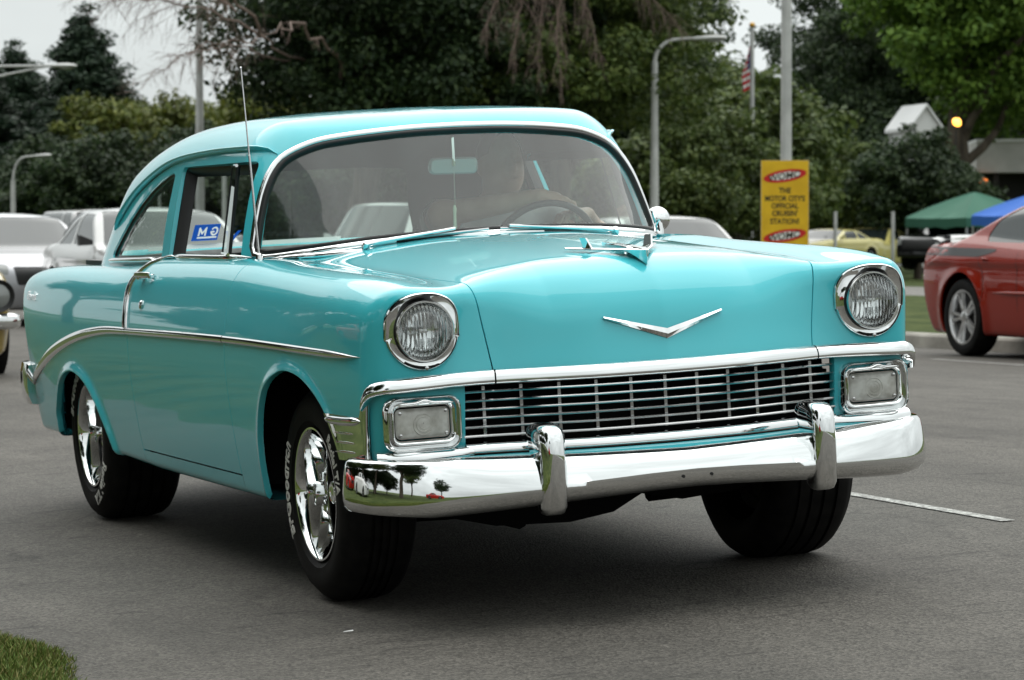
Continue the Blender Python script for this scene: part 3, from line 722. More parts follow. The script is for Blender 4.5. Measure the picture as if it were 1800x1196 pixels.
# ------------------------------------------------------------------ headlamps
HLENS = glass_mat('headlamp_glass', (.95, .97, .96), .0)
def lens_glass():
    m = bpy.data.materials.new('fluted_lens'); m.use_nodes = True; nt = m.node_tree; b = nt.nodes['Principled BSDF']
    b.inputs['Base Color'].default_value = (.95, .97, .97, 1); b.inputs['Roughness'].default_value = .02; b.inputs['Transmission Weight'].default_value = 1; b.inputs['IOR'].default_value = 1.45
    t = nt.nodes.new('ShaderNodeTexCoord'); w = nt.nodes.new('ShaderNodeTexWave'); w.wave_type = 'BANDS'; w.bands_direction = 'X'; w.inputs['Scale'].default_value = 28; w.inputs['Distortion'].default_value = 0
    nt.links.new(t.outputs['Object'], w.inputs['Vector']); bu = nt.nodes.new('ShaderNodeBump'); bu.inputs['Strength'].default_value = .6; bu.inputs['Distance'].default_value = .003
    nt.links.new(w.outputs['Fac'], bu.inputs['Height']); nt.links.new(bu.outputs[0], b.inputs['Normal']); return m
FLUTED = lens_glass(); PRISM = mat('lens_prism', (.8, .82, .82), .1, trans=.8)
REFL = mat('reflector', (.75, .76, .76), .12, metal=1.0)
HX, HZ, HY = .725, .862, -.786
for sg, _ in SIDES:
    root = car
    out, g = front_pts(BEZ, None, 0.0)
    out = np.array(out); out[:, 0] = [p[0] for p in BEZ]
    def circ(r, y, n=len(BEZ)):
        res = []
        for (x, z) in BEZ:
            a = math.atan2(z-HZ, x-HX); res.append((HX+r*math.cos(a), y+ (z-HZ)*-.03, HZ+r*math.sin(a)))
        return np.array(res)
    o1 = out+[0, -.007, 0]; o0 = out+[0, .02, 0]
    cc = np.array([HX, 0, HZ])
    def inset(P, k, dy): Q = P.copy(); Q[:, 0] = HX+(P[:, 0]-HX)*k; Q[:, 2] = HZ+(P[:, 2]-HZ)*k; Q[:, 1] += dy; return Q
    rings = [o0, o1, inset(o1, .975, -.003), inset(o1, .95, .002), inset(o1, .60, 0)*0+(.55*inset(o1, .93, .012)+.45*circ(.091, HY+.012)), circ(.0900, HY+.020), circ(.0890, HY+.035)]
    rings = [[tuple((sg*p[0], p[1], p[2])) for p in r] for r in rings]
    bz = MB().loft(rings).build('headlamp_bezel', CHROME, car, True, 45)
    M = Matrix.Translation((sg*HX, HY, HZ)) @ Matrix.Rotation(R_(90), 4, 'X')
    hl = MB().lathe([(.0885, -.03), (.0885, -.004), (.086, .001), (.0825, .001), (.082, -.012)], 48, M).build('headlamp_ring', CHROME2, car)
    MB().lathe([(.0895, -.035), (.0915, -.012), (.0895, -.008), (.0885, -.02)], 48, M).build('seal_ring', SEAL, hl)
    MB().lathe([(.082, -.010), (.078, -.002), (.066, .008), (.047, .0145), (.025, .018), (.001, .019), (.001, .015), (.047, .0105), (.082, -.016)], 48, M).build('headlamp_lens', FLUTED, hl)
    MB().lathe([(.082, -.016), (.076, -.032), (.065, -.048), (.045, -.06), (.02, -.068), (.001, -.07)], 48, M).build('reflector', REFL, hl)
    MB().box((sg*HX, HY+.035, HZ), (.03, .03, .012)).build('lamp_bulb', CHROME2, hl)
    # moulded prism blocks inside the glass
    mb = MB()
    for k in range(9): mb.box((sg*HX-.034+k*.0085, HY-.003+.00001*k, HZ+.020), (.004, .004, .026))
    for k in range(9): mb.box((sg*HX-.03+k*.0075, HY-.003, HZ-.038), (.003, .004, .034))
    mb.build('lens_prisms', PRISM, hl)['kind'] = 'stuff'
    MB().lathe([(.006, 0), (.006, .004), (0, .006)], 10, Matrix.Translation((sg*HX, HY+.006, HZ-.106)) @ Matrix.Rotation(R_(90), 4, 'X')).build('bezel_screw', CHROME2, bz)

# ------------------------------------------------------------------ grille
GRILLE = mat('grille_chrome', (.42, .42, .42), .14, metal=1.0)
gri = empty('grille'); gri.parent = car
def gy(x): return float(Ffront(np.array([.62]), np.array([abs(x)]))[0])+.035
BARS = [.673, .647, .621, .596, .570, .544]
for zz in BARS:
    xs = np.linspace(-.604, .604, 41); rings = []
    for x in xs:
        y = gy(x); rings.append([(x, y+.004, zz-.0015), (x, y-.006, zz-.0034), (x, y-.014, zz-.0032), (x, y-.0165, zz), (x, y-.014, zz+.0032), (x, y+.004, zz+.0025)])
    MB().loft(rings, True, True).build('grille_bar', GRILLE, gri, True, 50)
for k in range(-5, 6):
    x = k*.1065; y = gy(x); MB().box((x, y+.022, .612), (.0095, .022, .150)).build('grille_upright', GRILLE, gri)
P = np.array([[x, gy(x)-.004, .509] for x in np.linspace(-.60, .60, 41)]); N_ = plan_normals(P)
MB().loft([bar_section(P[i], N_[i], .019, .017, .026) for i in range(41)], True, True).build('grille_lower_bar', CHROME, gri, True, 60)
for sg, _ in SIDES:   # trays under the parking lamps
    P = np.array(dens([(sg*.585, gy(.59)-.010, .506), (sg*.70, gy(.7)-.022, .503), (sg*.80, gy(.8)-.02, .503), (sg*.862, -.705, .506)], 16)); N_ = plan_normals(P)
    if sg < 0: N_ = -N_
    MB().loft([bar_section(P[i], N_[i], .020, .014, .022) for i in range(16)], True, True).build('lamp_tray', CHROME, gri, True, 60)
# painted splash pan between grille and bumper
xs = np.linspace(-.86, .86, 45)
rows = []
for dy, zz in ((-.035, .490), (-.055, .486), (-.085, .474), (-.10, .455), (-.10, .40)): rows.append([(x, gy(x)-.0+dy+(.05*max(0, abs(x)-.6)/.25), zz) for x in xs])
MB().loft(rows, False).build('splash_pan', TURQ, car, True, 60)
MB().box((0, -.62, .60), (1.24, .02, .24)).build('radiator', UNDER, car)

# ------------------------------------------------------------------ bumper
BP = np.array([0, -.022])+dens([(0, -1.003), (.2, -.998), (.4, -.975), (.55, -.945), (.68, -.905), (.78, -.86), (.86, -.79), (.910, -.71), (.930, -.63), (.937, -.545)], 60)
def bump_section(p, nrm, x, endk):
    a = abs(x); dz = np.interp(a, [0, .15, .30, .45, .62, .77, .95], [.028, .025, .018, .010, -.001, -.008, 0]); top = np.interp(a, [0, .4, .7, .95], [-.012, -.004, .004, .002])
    q_ = np.clip((a-.60)/.28, 0, 1); pa = np.array([(-.115, .487), (-.085, .494), (-.056, .494), (-.038, .489), (-.026, .479), (-.016, .463), (-.008, .442), (-.002, .419), (.002, .397), (.002, .381), (-.003, .365), (-.014, .351), (-.038, .341), (-.085, .336)]); pb = np.array([(-.105, .487), (-.07, .494), (-.036, .497), (-.022, .495), (-.013, .486), (-.008, .468), (-.004, .445), (-.001, .421), (.002, .397), (.002, .377), (-.002, .359), (-.012, .346), (-.034, .338), (-.08, .334)]); prof = pa*(1-q_)+pb*q_
    r = []
    for d, z in prof:
        zc = .415; zz = z+(top if z > zc else dz); zz = zc+(zz-zc)*(1-.03*endk); r.append((p[0]+nrm[0]*(d-.012*endk), p[1]+nrm[1]*(d-.012*endk), zz))
    return r
Pb = np.r_[(BP*[-1, 1])[::-1][:-1], BP]; nb = plan_normals(np.c_[Pb, 0*Pb[:, 0]])
dist = np.minimum(np.arange(len(Pb)), np.arange(len(Pb))[::-1])
rings = [bump_section(Pb[i], nb[i], Pb[i][0], (1-math.sqrt(1-max(0, 1-dist[i]/2)**2)) if dist[i] < 2 else 0) for i in range(len(Pb))]
bumper = empty('front_bumper'); bumper.parent = car
mb = MB().loft(rings, False); n = len(rings[0]); mb.F.append(tuple(range(n))); mb.F.append(tuple((len(rings)-1)*n+k for k in range(n))[::-1])
mb.build('bumper_blade', CHROME, bumper, True, 60)
for x in (-.045, .045): MB().lathe([(.005, 0), (.005, .001), (0, .001)], 10, Matrix.Translation((x, -1.0275, .405)) @ Matrix.Rotation(R_(90), 4, 'X')).build('bolt_hole', SEAL, bumper)
def guard(sg):
    gx = .431; rings = []
    # (z, front y, back y, half width front, half width back)
    S = [(.322, -.955, -.915, .024, .02), (.327, -.972, -.90, .033, .030), (.345, -.984, -.89, .039, .038), (.42, -.992, -.89, .040, .043), (.48, -.993, -.875, .040, .048), (.53, -.992, -.85, .040, .052), (.553, -.988, -.84, .0395, .051), (.567, -.978, -.845, .037, .047), (.577, -.962, -.855, .031, .039), (.582, -.945, -.875, .021, .027), (.583, -.925, -.90, .007, .009)]
    for z, yf, yb, wf, wb in S:
        r = []
        for a in np.linspace(0, 2*math.pi, 28, endpoint=False):
            c, s = math.cos(a), math.sin(a); ex = .72; u = math.copysign(abs(c)**ex, c); v = math.copysign(abs(s)**ex, s)
            t = (v+1)/2; w = wf*(1-t)+wb*t; r.append((sg*gx+u*w, -.026+(yf+yb)/2+v*(yb-yf)/2, z+.012*t*(z-.45)))
        rings.append(r)
    return MB().loft(rings, True, True).build('bumper_guard', CHROME, bumper, True, 60)
for sg, _ in SIDES: guard(sg)
# rear bumper end that shows beside the quarter panel
for sg, _ in SIDES:
    rings = []
    for p, q in (((.80, 3.99), 0), ((.86, 3.96), 0), ((.895, 3.89), 0), ((.908, 3.78), 0), ((.910, 3.71), .1), ((.908, 3.695), .3)):
        rings.append([(sg*(p[0]+d), p[1], .51+zz*(1-.2*q)) for d, zz in ((-.02, .09), (.006, .09), (.014, .05), (.016, 0), (.012, -.05), (.0, -.085), (-.03, -.09))])
    MB().loft(rings, True, True).build('rear_bumper', CHROME, car, True, 60)

# ------------------------------------------------------------------ hood emblem and ornament
def emblem():
    tipx, tipz, inn, bot = .190, .868, .826, .797
    mb = MB(); rows = []
    for t in np.linspace(-1, 1, 33):
        a = abs(t); x = t*tipx; zu = inn+(tipz+.003-inn)*a; zl = bot+(tipz-.004-bot)*a; rows.append((x, zu, zl))
    P, g = front_pts([(x, (u+l)/2) for x, u, l in rows]); rings = []
    for (x, u, l), p in zip(rows, P):
        m_ = (u*.45+l*.55); y = p[1]; rings.append([(x, y+.004, u), (x, y-.006, u), (x, y-.012, m_), (x, y-.006, l), (x, y+.004, l)])
    return mb.loft(rings, True, True).build('hood_emblem', CHROME, car, True, 20)
emblem()
orn = empty('hood_ornament'); orn.parent = car
def hz(x, y): P, g = snap(body_f, [[x, y, 1.4]], 'z', 0, sign=-1); return P[0][2]
rings = []
for t in np.linspace(-1, 1, 31):        # swept wing, thin blade with a keel in the middle
    a = abs(t); x = t*.150; yc = -.745+.27*a; ch = .075*(1-a)**.7+.012; zt = 1.058+.010*a; kk = max(0, 1-a*3.4)**1.5
    zb = zt-.006-kk*.042
    rings.append([(x, yc-.004, zt-.003), (x, yc+.010, zt+.001), (x, yc+ch, zt+.001), (x, yc+ch, zt-.004), (x, yc+ch*.5, zb+.004), (x, yc+.006, zb)])
MB().loft(rings, True, True).build('wing', CHROME, orn, True, 35)
MB().loft([[(dx*k, y, z) for dx in (-1, 1)]+[(dx*k*.5, y, z-.02) for dx in (1, -1)] for k, y, z in ((.004, -.745, 1.055), (.012, -.71, 1.062), (.014, -.6, 1.070), (.008, -.42, 1.078))], True, True).build('spine', CHROME, orn, True, 40)
for sg in (-1, 1): MB().loft([[(sg*(.098+.010*t)+w, y0, 1.062+.034*t) for y0, w in ((-.56+.022*t, -.003), (-.56+.022*t, .003), (-.50+.008*t, .003), (-.50+.008*t, -.003))] for t in (0, .6, 1)], True, True).build('fin', CHROME, orn, True, 30)
MB().loft([[(x*w, y, zz) for x, zz in ((-1, hz(0, y)-.01), (-1, hz(0, y)+h), (1, hz(0, y)+h), (1, hz(0, y)-.01))] for y, w, h in ((-.70, .006, .012), (-.66, .016, .022), (-.58, .022, .018), (-.45, .010, .010))], True, True).build('ornament_base', CHROME, orn, True, 40)

# ------------------------------------------------------------------ windscreen surround, wipers, mirror, aerial
scr = [p for p in WSCREEN[:-2]]
half = dens([(x, z) for x, z in scr if True], 70); half = half[half[:, 0] >= -1e-6]
up = np.array([p for p in half]); loop = np.r_[up, (up*[-1, 1])[::-1][1:-1]]
Ps, gs = front_pts(loop, green_f, .0)
rise = .5
def closed_ribbon(name, P, g, hh, th, m, parent, outw=0.0):
    n = len(P); t = np.roll(P, -1, 0)-np.roll(P, 1, 0); t /= np.linalg.norm(t, axis=1)[:, None]; w = np.cross(t, g); w /= np.linalg.norm(w, axis=1)[:, None]
    rings = [[tuple(P[i]+w[i]*(outw+hh*math.cos(a))+g[i]*th*math.sin(a)**.8) for a in np.linspace(0, math.pi, 7)]+[tuple(P[i]+w[i]*(outw-hh)-g[i]*.012), tuple(P[i]+w[i]*(outw+hh)-g[i]*.012)] for i in range(n)]
    return MB().loft(rings, True, False, True).build(name, m, parent, True, 60)
# the outward side of the loop (w) depends on winding; keep both trims centred on the edge
cen = np.array([0, .9, 1.27])
sgn = np.sign(((Ps-cen)*np.cross(np.roll(Ps, -1, 0)-np.roll(Ps, 1, 0), gs)).sum(1).mean())
frame_ = closed_ribbon('windshield_molding', Ps, gs, .0125, .012, CHROME, car, .010*sgn)
closed_ribbon('windshield_gasket', Ps, gs, .008, .008, SEAL, frame_, -.010*sgn)
# broad chrome base strip along the foot of the glass
xs = np.linspace(-.73, .73, 45); P, g = front_pts([(x, 1.052+.018*(1-(abs(x)/.73)**2)) for x in xs], green_f, .002); ribbon('base_molding', P, g, .012, .016, CHROME, frame_)
def wiper(x0, x1, tip0, tip1):
    P, g = front_pts([(x0, 1.072)], green_f, .03); pv = P[0]
    w = MB().lathe([(.014, -.03), (.014, .0), (.010, .010), (0, .012)], 12, Matrix.Translation(pv) @ Vector((0, -.6, .8)).to_track_quat('Z', 'Y').to_matrix().to_4x4()).build('wiper', CHROME, car)
    A, ga = front_pts([(x0+(x1-x0)*t, 1.076+.034*t) for t in np.linspace(0, 1, 8)], green_f, .028); A[0] = pv
    MB().tube(A, [.007, .007, .0075, .0065, .006, .005, .005, .005], 8).build('wiper_arm', CHROME, w)
    B, gb = front_pts([(tip0+(tip1-tip0)*t, 1.094+.016*t) for t in np.linspace(0, 1, 12)], green_f, .016); MB().tube(B, .0045, 6).build('wiper_blade', CHROME2, w)
    B2, _g = front_pts([(tip0+(tip1-tip0)*t, 1.090+.016*t) for t in np.linspace(0, 1, 12)], green_f, .008); MB().tube(B2, .004, 5).build('wiper_rubber', SEAL, w)
wiper(-.44, -.14, -.34, -.02); wiper(.44, .05, .40, .02)
# round door mirror on the driver's fender top
mr = Vector((.822, 1.0, 1.112)); hd = Vector((-.25, -1, .1)).normalized()
M = Matrix.Translation(mr) @ hd.to_track_quat('Z', 'Y').to_matrix().to_4x4()
mir = MB().lathe([(.0, .024), (.016, .022), (.032, .014), (.042, .003), (.045, -.007), (.043, -.012), (.038, -.010), (0, -.010)], 28, M).build('door_mirror', CHROME, car)
MB().tube([mr+hd*.01, mr+Vector((.0, -.02, -.04)), mr+Vector((-.005, -.02, -.085))], [.012, .011, .014], 10).build('mirror_stem', CHROME, mir)
# aerial
ab = Vector((-.755, .735, 1.045)); at_ = Vector((-.755, .83, 1.70))
aer = MB().lathe([(.024, -.012), (.022, .004), (.013, .012), (.011, .03), (.006, .034), (0, .035)], 16, Matrix.Translation(ab)).build('aerial', CHROME, car)
MB().tube([ab, ab.lerp(at_, .55), ab.lerp(at_, .552), at_], [.0042, .0042, .0028, .0024], 8).build('aerial_mast', CHROME2, aer)
MB().lathe([(0, -.004), (.004, 0), (0, .004)], 8, Matrix.Translation(at_)).build('aerial_tip', CHROME2, aer)
# black seals in the side window openings, also painting shade on inner frame edges
def window_seal(poly, sg, grow0=.002, grow1=-.022, d0=.012, d1=.055):
    q = np.array(poly); n = len(q); t = np.roll(q, -1, 0)-np.roll(q, 1, 0); nn = np.c_[t[:, 1], -t[:, 0]]; nn /= np.maximum(np.linalg.norm(nn, axis=1), 1e-9)[:, None]
    if (poly_sdf(poly, q[:, 0]+nn[:, 0]*.01, q[:, 1]+nn[:, 1]*.01) > 0).mean() < .5: nn = -nn
    A, ga = side_pts(q+nn*grow0, sg, green_f, -d0); B, gb = side_pts(q+nn*(grow0+grow1)*.5, sg, green_f, -d0-.004); C_, gc = side_pts(q+nn*grow1, sg, green_f, -d1)
    return MB().loft([[tuple(p) for p in r] for r in (A, B, C_)], True).build('window_seal', SEAL, car, True, 60)
for sg, _ in SIDES: window_seal(DOORWIN, sg); window_seal(QWIN[:-2], sg, .002, -.014, .006, .03)
# vent window swung open, chrome framed
for sg in (-1, 1):
    a = Vector((sg*.775, 1.05, 1.075)); top = Vector((sg*.712, 1.09, 1.375)); ang = .45 if sg < 0 else .0
    f0 = a+Vector((sg*.03, -.115, 0)) if sg < 0 else a+Vector((0, -.12, 0)); f1 = top+Vector((sg*.03, -.10, 0)) if sg < 0 else top+Vector((0, -.10, 0))
    b0 = a+Vector((-sg*.02, .13, 0)) if sg < 0 else a+Vector((0, .10, 0)); b1 = top+Vector((-sg*.02, .12, .0)) if sg < 0 else top+Vector((0, .10, 0))
    if sg > 0: f1 = top+Vector((-.03, -.03, 0)); f0 = a+Vector((-.03, -.05, 0)); b1 = top+Vector((-.03, .1, 0)); b0 = a+Vector((-.03, .1, 0))
    vw = MB().tube([a+Vector((-sg*.01, .02, -.01)), top+Vector((-sg*.01, .02, 0))], .010, 6).build('vent_post', SEAL, car)
    MB().tube([f0, b0], .006, 6).build('vent_sill', CHROME, vw); MB().tube([f1, b1], .006, 6).build('vent_top', CHROME, vw)
    MB().add([f0, b0, b1, f1], [(0, 1, 2, 3)]).build('vent_glass', GLASS, vw); MB().tube([b0, b1], .003, 5).build('vent_edge', SEAL, vw)
# ------------------------------------------------------------------ wheels
DRUM = mat('brake_drum', (.03, .03, .03), .6)
def make_wheel(R, width, x_out, y, sg, a_text, rimr=.2075):
    root = empty('wheel', (sg*(x_out), y, R)); root.parent = car
    M = (Matrix.Rotation(R_(90*sg), 4, 'Y'))          # local Z points outwards
    # tyre: outer sidewall at h=0 .. -width
    pr = [(rimr-.012, -.02), (rimr-.002, -.004), (rimr+.008, .008), (rimr+.020, .016), (rimr+.022, .019), (rimr+.026, .0185), (rimr+.045, .0225), (rimr+.07, .022), (rimr+.09, .016), (R-.030, .0075), (R-.028, .0035), (R-.016, -.006), (R-.006, -.022), (R-.0015, -.045)]
    for k in range(4):
        g0 = -.062-(width-.124)*k/3; pr += [(R, g0+.006), (R-.008, g0+.0045), (R-.008, g0-.0045), (R, g0-.006)]
    pr += [(R-.0015, -width+.045), (R-.006, -width+.022), (R-.02, -width), (R-.05, -width-.018), (rimr+.04, -width-.02), (rimr, -width)]
    t = MB().lathe(pr, 72, M).build('tyre', RUBBER, root, True, 40)
    def emb(s0, amid, r0, size, txt, name):
        def f(co):
            a = R_(amid)-co.x/(r0+size*.35); r = r0+co.y
            h = np.interp(r, [p[0] for p in pr[:12]], [p[1] for p in pr[:12]])+.0015+co.z
            # angle measured in the picture: 0 to the viewer's right, 90 up, seen from outside
            return Vector((sg*h, (math.cos(a)*r)*(-1 if sg < 0 else 1), math.sin(a)*r))
        me = text_mesh(txt, size, .02, .0008); 
        for v in me.vertices: v.co = f(v.co)
        me.update(); return link(name, me, root, WHITE)
    emb(0, a_text, rimr+.038, .066, 'BFGoodrich', 'tyre_lettering'); emb(0, a_text+(180 if y > 1 else 205), rimr+.042, .060 if y > 1 else .046, 'Radial T/A', 'tyre_lettering')
    # rim: deep dish
    MB().lathe([(rimr-.016, -.10), (rimr-.004, .000), (rimr+.002, .010), (rimr+.001, .0135), (rimr-.005, .013), (rimr-.010, .006), (rimr-.013, -.004), (rimr-.018, -.03), (rimr-.024, -.075), (rimr-.028, -.11), (rimr-.030, -.20)], 72, M).build('rim', CHROME, root, True, 40)
    sp = MB().lathe([(.062, -.085), (.066, -.090), (.07, -.105), (.07, -.15)], 40, M).build('hub', CHROME, root)
    for k in range(5):
        a = R_(90+72*k+18); rings = []
        for r, h, w, th in ((.045, -.092, .030, .03), (.075, -.098, .027, .03), (.11, -.112, .024, .03), (.145, -.126, .027, .026), (.165, -.136, .036, .02), (.176, -.140, .046, .016)):
            ring_ = []
            for dw, dh in ((-1, -.6), (-.75, -.1), (-.3, .12), (0, .18), (.3, .12), (.75, -.1), (1, -.6), (.8, -1.4), (-.8, -1.4)):
                ring_.append(M @ Vector((math.cos(a)*r-math.sin(a)*dw*w, math.sin(a)*r+math.cos(a)*dw*w, h+dh*th)))
            rings.append(ring_)
        MB().loft(rings, True, True).build('spoke', CHROME, root, True, 50)
        b = R_(90+72*k+54); MB().lathe([(.011, -.105), (.011, -.078), (.007, -.072), (0, -.07)], 8, M @ Matrix.Translation((math.cos(b)*.052, math.sin(b)*.052, 0))).build('lug_nut', CHROME, root)
    MB().lathe([(.036, -.11), (.037, -.052), (.035, -.044), (.029, -.040), (.025, -.041), (.010, -.038), (0, -.0375)], 32, M).build('centre_cap', CHROME, root, True, 40)
    MB().lathe([(.0, -.165), (.15, -.165), (.155, -.18), (.178, -.19)], 48, M).build('brake_drum', DRUM, root)
    return root
make_wheel(.338, .20, .822, 0.0, -1, 180); make_wheel(.338, .26, .872, 0.0, 1, 20)
make_wheel(.343, .265, .835, 2.921, -1, 132); make_wheel(.343, .30, .835, 2.921, 1, 70)
# ------------------------------------------------------------------ underside
und = MB(); und.box((0, 1.75, .34), (1.45, 4.3, .05)); und.box((0, -.45, .50), (1.3, .3, .30)); und.box((0, .0, .55), (1.02, 1.3, .45)); und.box((0, 2.92, .55), (.92, 1.2, .40))
for sg in (-1, 1):
    und.box((sg*.60, .0, .752), (.52, 1.02, .02)); und.box((sg*.58, 2.82, .66), (.56, 1.08, .02)); und.box((sg*.42, 1.95, .30), (.08, 3.5, .10))
    und.box((sg*.60, .50, .54), (.50, .02, .42)); und.box((sg*.60, 2.26, .47), (.48, .02, .32)); und.box((sg*.60, 3.36, .49), (.48, .02, .30)); und.box((sg*.60, -.55, .50), (.40, .02, .26))
und.build('underbody', UNDER, car, False)
ax = MB(); ax.tube([(-.62, 2.921, .33), (.62, 2.921, .33)], .045, 12); ax.lathe([(0, -.12), (.09, -.09), (.13, 0), (.09, .09), (0, .12)], 16, Matrix.Translation((0, 2.921, .33))); ax.build('rear_axle', UNDER, car)
cm = MB(); cm.loft([[(x, -.16, z0), (x, .14, z0), (x, .16, .34), (x, -.18, .34)] for x, z0 in ((-.62, .29), (-.42, .235), (-.30, .205), (-.05, .195), (.10, .215), (.20, .265), (.34, .235), (.55, .25), (.66, .30))], True, True)
for sg in (-1, 1): cm.tube([(sg*.30, .02, .25), (sg*.64, .01, .26)], .035, 8); cm.box((sg*.52, -.36, .39), (.08, .5, .09))
cm.tube([(-.2, -.1, .21), (-.25, 1.2, .22), (-.3, 2.4, .25)], .03, 8); cm.build('crossmember', UNDER, car)
# ------------------------------------------------------------------ inside the car
def lofty(name, secs, m, par, cap=True, sharp=50): return MB().loft(secs, True, cap).build(name, m, par, True, sharp)
dash = lofty('dashboard', [[(x, y+.22*(abs(x)/.74)**3, z) for y, z in ((.72, .88), (.70, 1.035), (.78, 1.052), (.93, 1.045), (.965, 1.015), (.955, .93), (.90, .86))] for x in np.linspace(-.74, .74, 21)], mat('dash_paint', (.03, .20, .21), .4, coat=.4), car)
MB().box((0, 2.1, .40), (1.5, 3.4, .04)).build('cabin_floor', VINYL, car)
for sg in (-1, 1): MB().box((sg*.80, 1.3, .66), (.03, 1.25, .60)).build('door_card', mat('door_card', (.05, .12, .12), .6), car); MB().box((sg*.76, 2.6, .66), (.04, 1.2, .60)).build('quarter_card', VINYL, car)
MB().box((0, .68, .68), (1.4, .04, .6)).build('firewall', UNDER, car)
def bench(name, y, ztop, w, lean):
    s = empty(name); s.parent = car
    MB().box((0, y-.28, .55), (w, .56, .22)).build('cushion', VINYL, s); bevel(s.children[0], .06, 4)
    n = 16
    rings = []
    for t, (z, d) in enumerate(((.52, .16), (.8, .17), (ztop-.10, .15), (ztop-.03, .12), (ztop, .05))):
        ring_ = []
        yy = y+lean*(z-.5)
        xs = np.linspace(-w/2, w/2, 4*n+1)
        for x in xs: ring_.append((x, yy-d*.5-.010*abs(math.sin((x+w/2)/w*n*math.pi)), z-.02*(abs(x)/(w/2))**6))
        for x in xs[::-1]: ring_.append((x, yy+d*.5+.006*abs(math.sin((x+w/2)/w*n*math.pi)), z-.02*(abs(x)/(w/2))**6))
        rings.append(ring_)
    MB().loft(rings, True, True).build('pleated_back', VINYL, s, True, 60); return s
bench('front_seat', 1.78, 1.06, 1.40, .22); bench('rear_seat', 2.92, 1.05, 1.30, .30)
MB().box((0, 3.35, 1.015), (1.30, .62, .02)).build('parcel_shelf', VINYL, car)
# rear glass banner, read from behind the car
def thin_mat(name, c):      # printed film: light passes through it
    m = mat(name, c, .6); tr = nd(m, 'ShaderNodeBsdfTranslucent'); tr.inputs['Color'].default_value = (*c, 1); mx = nd(m, 'ShaderNodeMixShader'); mx.inputs[0].default_value = .6
    lk(m, m.node_tree.nodes['Principled BSDF'].outputs[0], mx.inputs[1]); lk(m, tr.outputs[0], mx.inputs[2]); lk(m, mx.outputs[0], m.node_tree.nodes['Material Output'].inputs['Surface']); return m
BLUE = thin_mat('banner_blue', (.012, .09, .45)); PALE = thin_mat('banner_white', (.75, .77, .77))
def rear_pt(x, z, off=0.0):
    P, g = snap(green_f, [[x, 4.3, z]], 'y', off, sign=-1); return Vector(P[0])
def rear_sheet(name, x0, x1, z0, z1, m, par, off, poly=None):
    if poly is None: poly = [(x0, z0), (x1, z0), (x1, z1), (x0, z1)]
    return MB().add([rear_pt(x, z, off) for x, z in poly], [tuple(range(len(poly)))]).build(name, m, par, False)
ban = rear_sheet('rear_banner', 0, 0, 0, 0, PALE, car, -.016, [(-.45, 1.064), (.40, 1.064), (.40, 1.082), (-.45, 1.082)])
def strokes(S, w):
    def g(V):
        d = np.full(len(V), 9.0)
        for st in S:
            for p, q in zip(st[:-1], st[1:]):
                p, q = np.array(p), np.array(q); e = q-p; wx, wz = V[:, 0]-p[0], V[:, 2]-p[1]; t_ = np.clip((wx*e[0]+wz*e[1])/(e @ e), 0, 1); d = np.minimum(d, np.hypot(wx-e[0]*t_, wz-e[1]*t_))
        return d-w
    return g
def film(x0, x1, z0, z1, n=70, k=44):
    xs = np.linspace(x0, x1, n); zs = np.linspace(z0, z1, k); G = np.stack(np.meshgrid(xs, zs, indexing='ij'), -1).reshape(-1, 2)
    P, g = snap(green_f, np.c_[G[:, 0], 0*G[:, 0]+4.3, G[:, 1]], 'y', -.020, sign=-1); P[:, 0] = G[:, 0]; P[:, 2] = G[:, 1]
    I = np.arange(n*k).reshape(n, k); Q = np.stack([I[:-1, :-1], I[1:, :-1], I[1:, 1:], I[:-1, 1:]], -1).reshape(-1, 4); return P, np.concatenate([Q[:, [0, 2, 1]], Q[:, [0, 3, 2]]]), g
fm_ = film(-.262, -.148, 1.084, 1.152); X = lambda u: -.205-u     # lettering reads from behind the car
LET = [[(X(-.036+.013*math.cos(R_(a))), 1.122+.0155*math.sin(R_(a))) for a in np.linspace(40, 330, 14)]+[(X(-.022), 1.120), (X(-.034), 1.120)], [(X(.002), 1.107), (X(.002), 1.137), (X(.016), 1.114), (X(.030), 1.137), (X(.030), 1.107)], [(X(-.048), 1.097), (X(.032), 1.097)]]
gl_ = strokes(LET, .0036)
panel('blue_square', clip(fm_, lambda V: -gl_(V)), BLUE, ban, 0); panel('square_lettering', clip(fm_, gl_), PALE, ban, 0)
rear_sheet('blue_emblem', 0, 0, 0, 0, BLUE, ban, -.020, [(-.125, 1.135), (-.11, 1.135), (-.09, 1.105), (-.07, 1.135), (-.055, 1.135), (-.082, 1.088), (-.098, 1.088)])
# steering wheel
sw = empty('steering_wheel', (.40, 1.075, 1.0)); sw.parent = car; sw.rotation_euler = (R_(-68), 0, 0)
MB().tube([(.205*math.cos(a), .205*math.sin(a), 0) for a in np.linspace(0, 2*math.pi, 48, endpoint=False)], .0125, 10, closed=True).build('wheel_rim', VINYL, sw)
MB().lathe([(0, .03), (.04, .025), (.06, 0), (.05, -.03), (.02, -.2), (.02, -.5)], 20).build('column', VINYL, sw)
for a in (0, math.pi): MB().tube([(0, 0, 0), (.2*math.cos(a), .2*math.sin(a), 0)], .012, 8).build('wheel_spoke', VINYL, sw)
MB().tube([(.12*math.cos(a), .12*math.sin(a), .012) for a in np.linspace(.1, math.pi-.1, 20)], .005, 6).build('horn_ring', CHROME, sw)
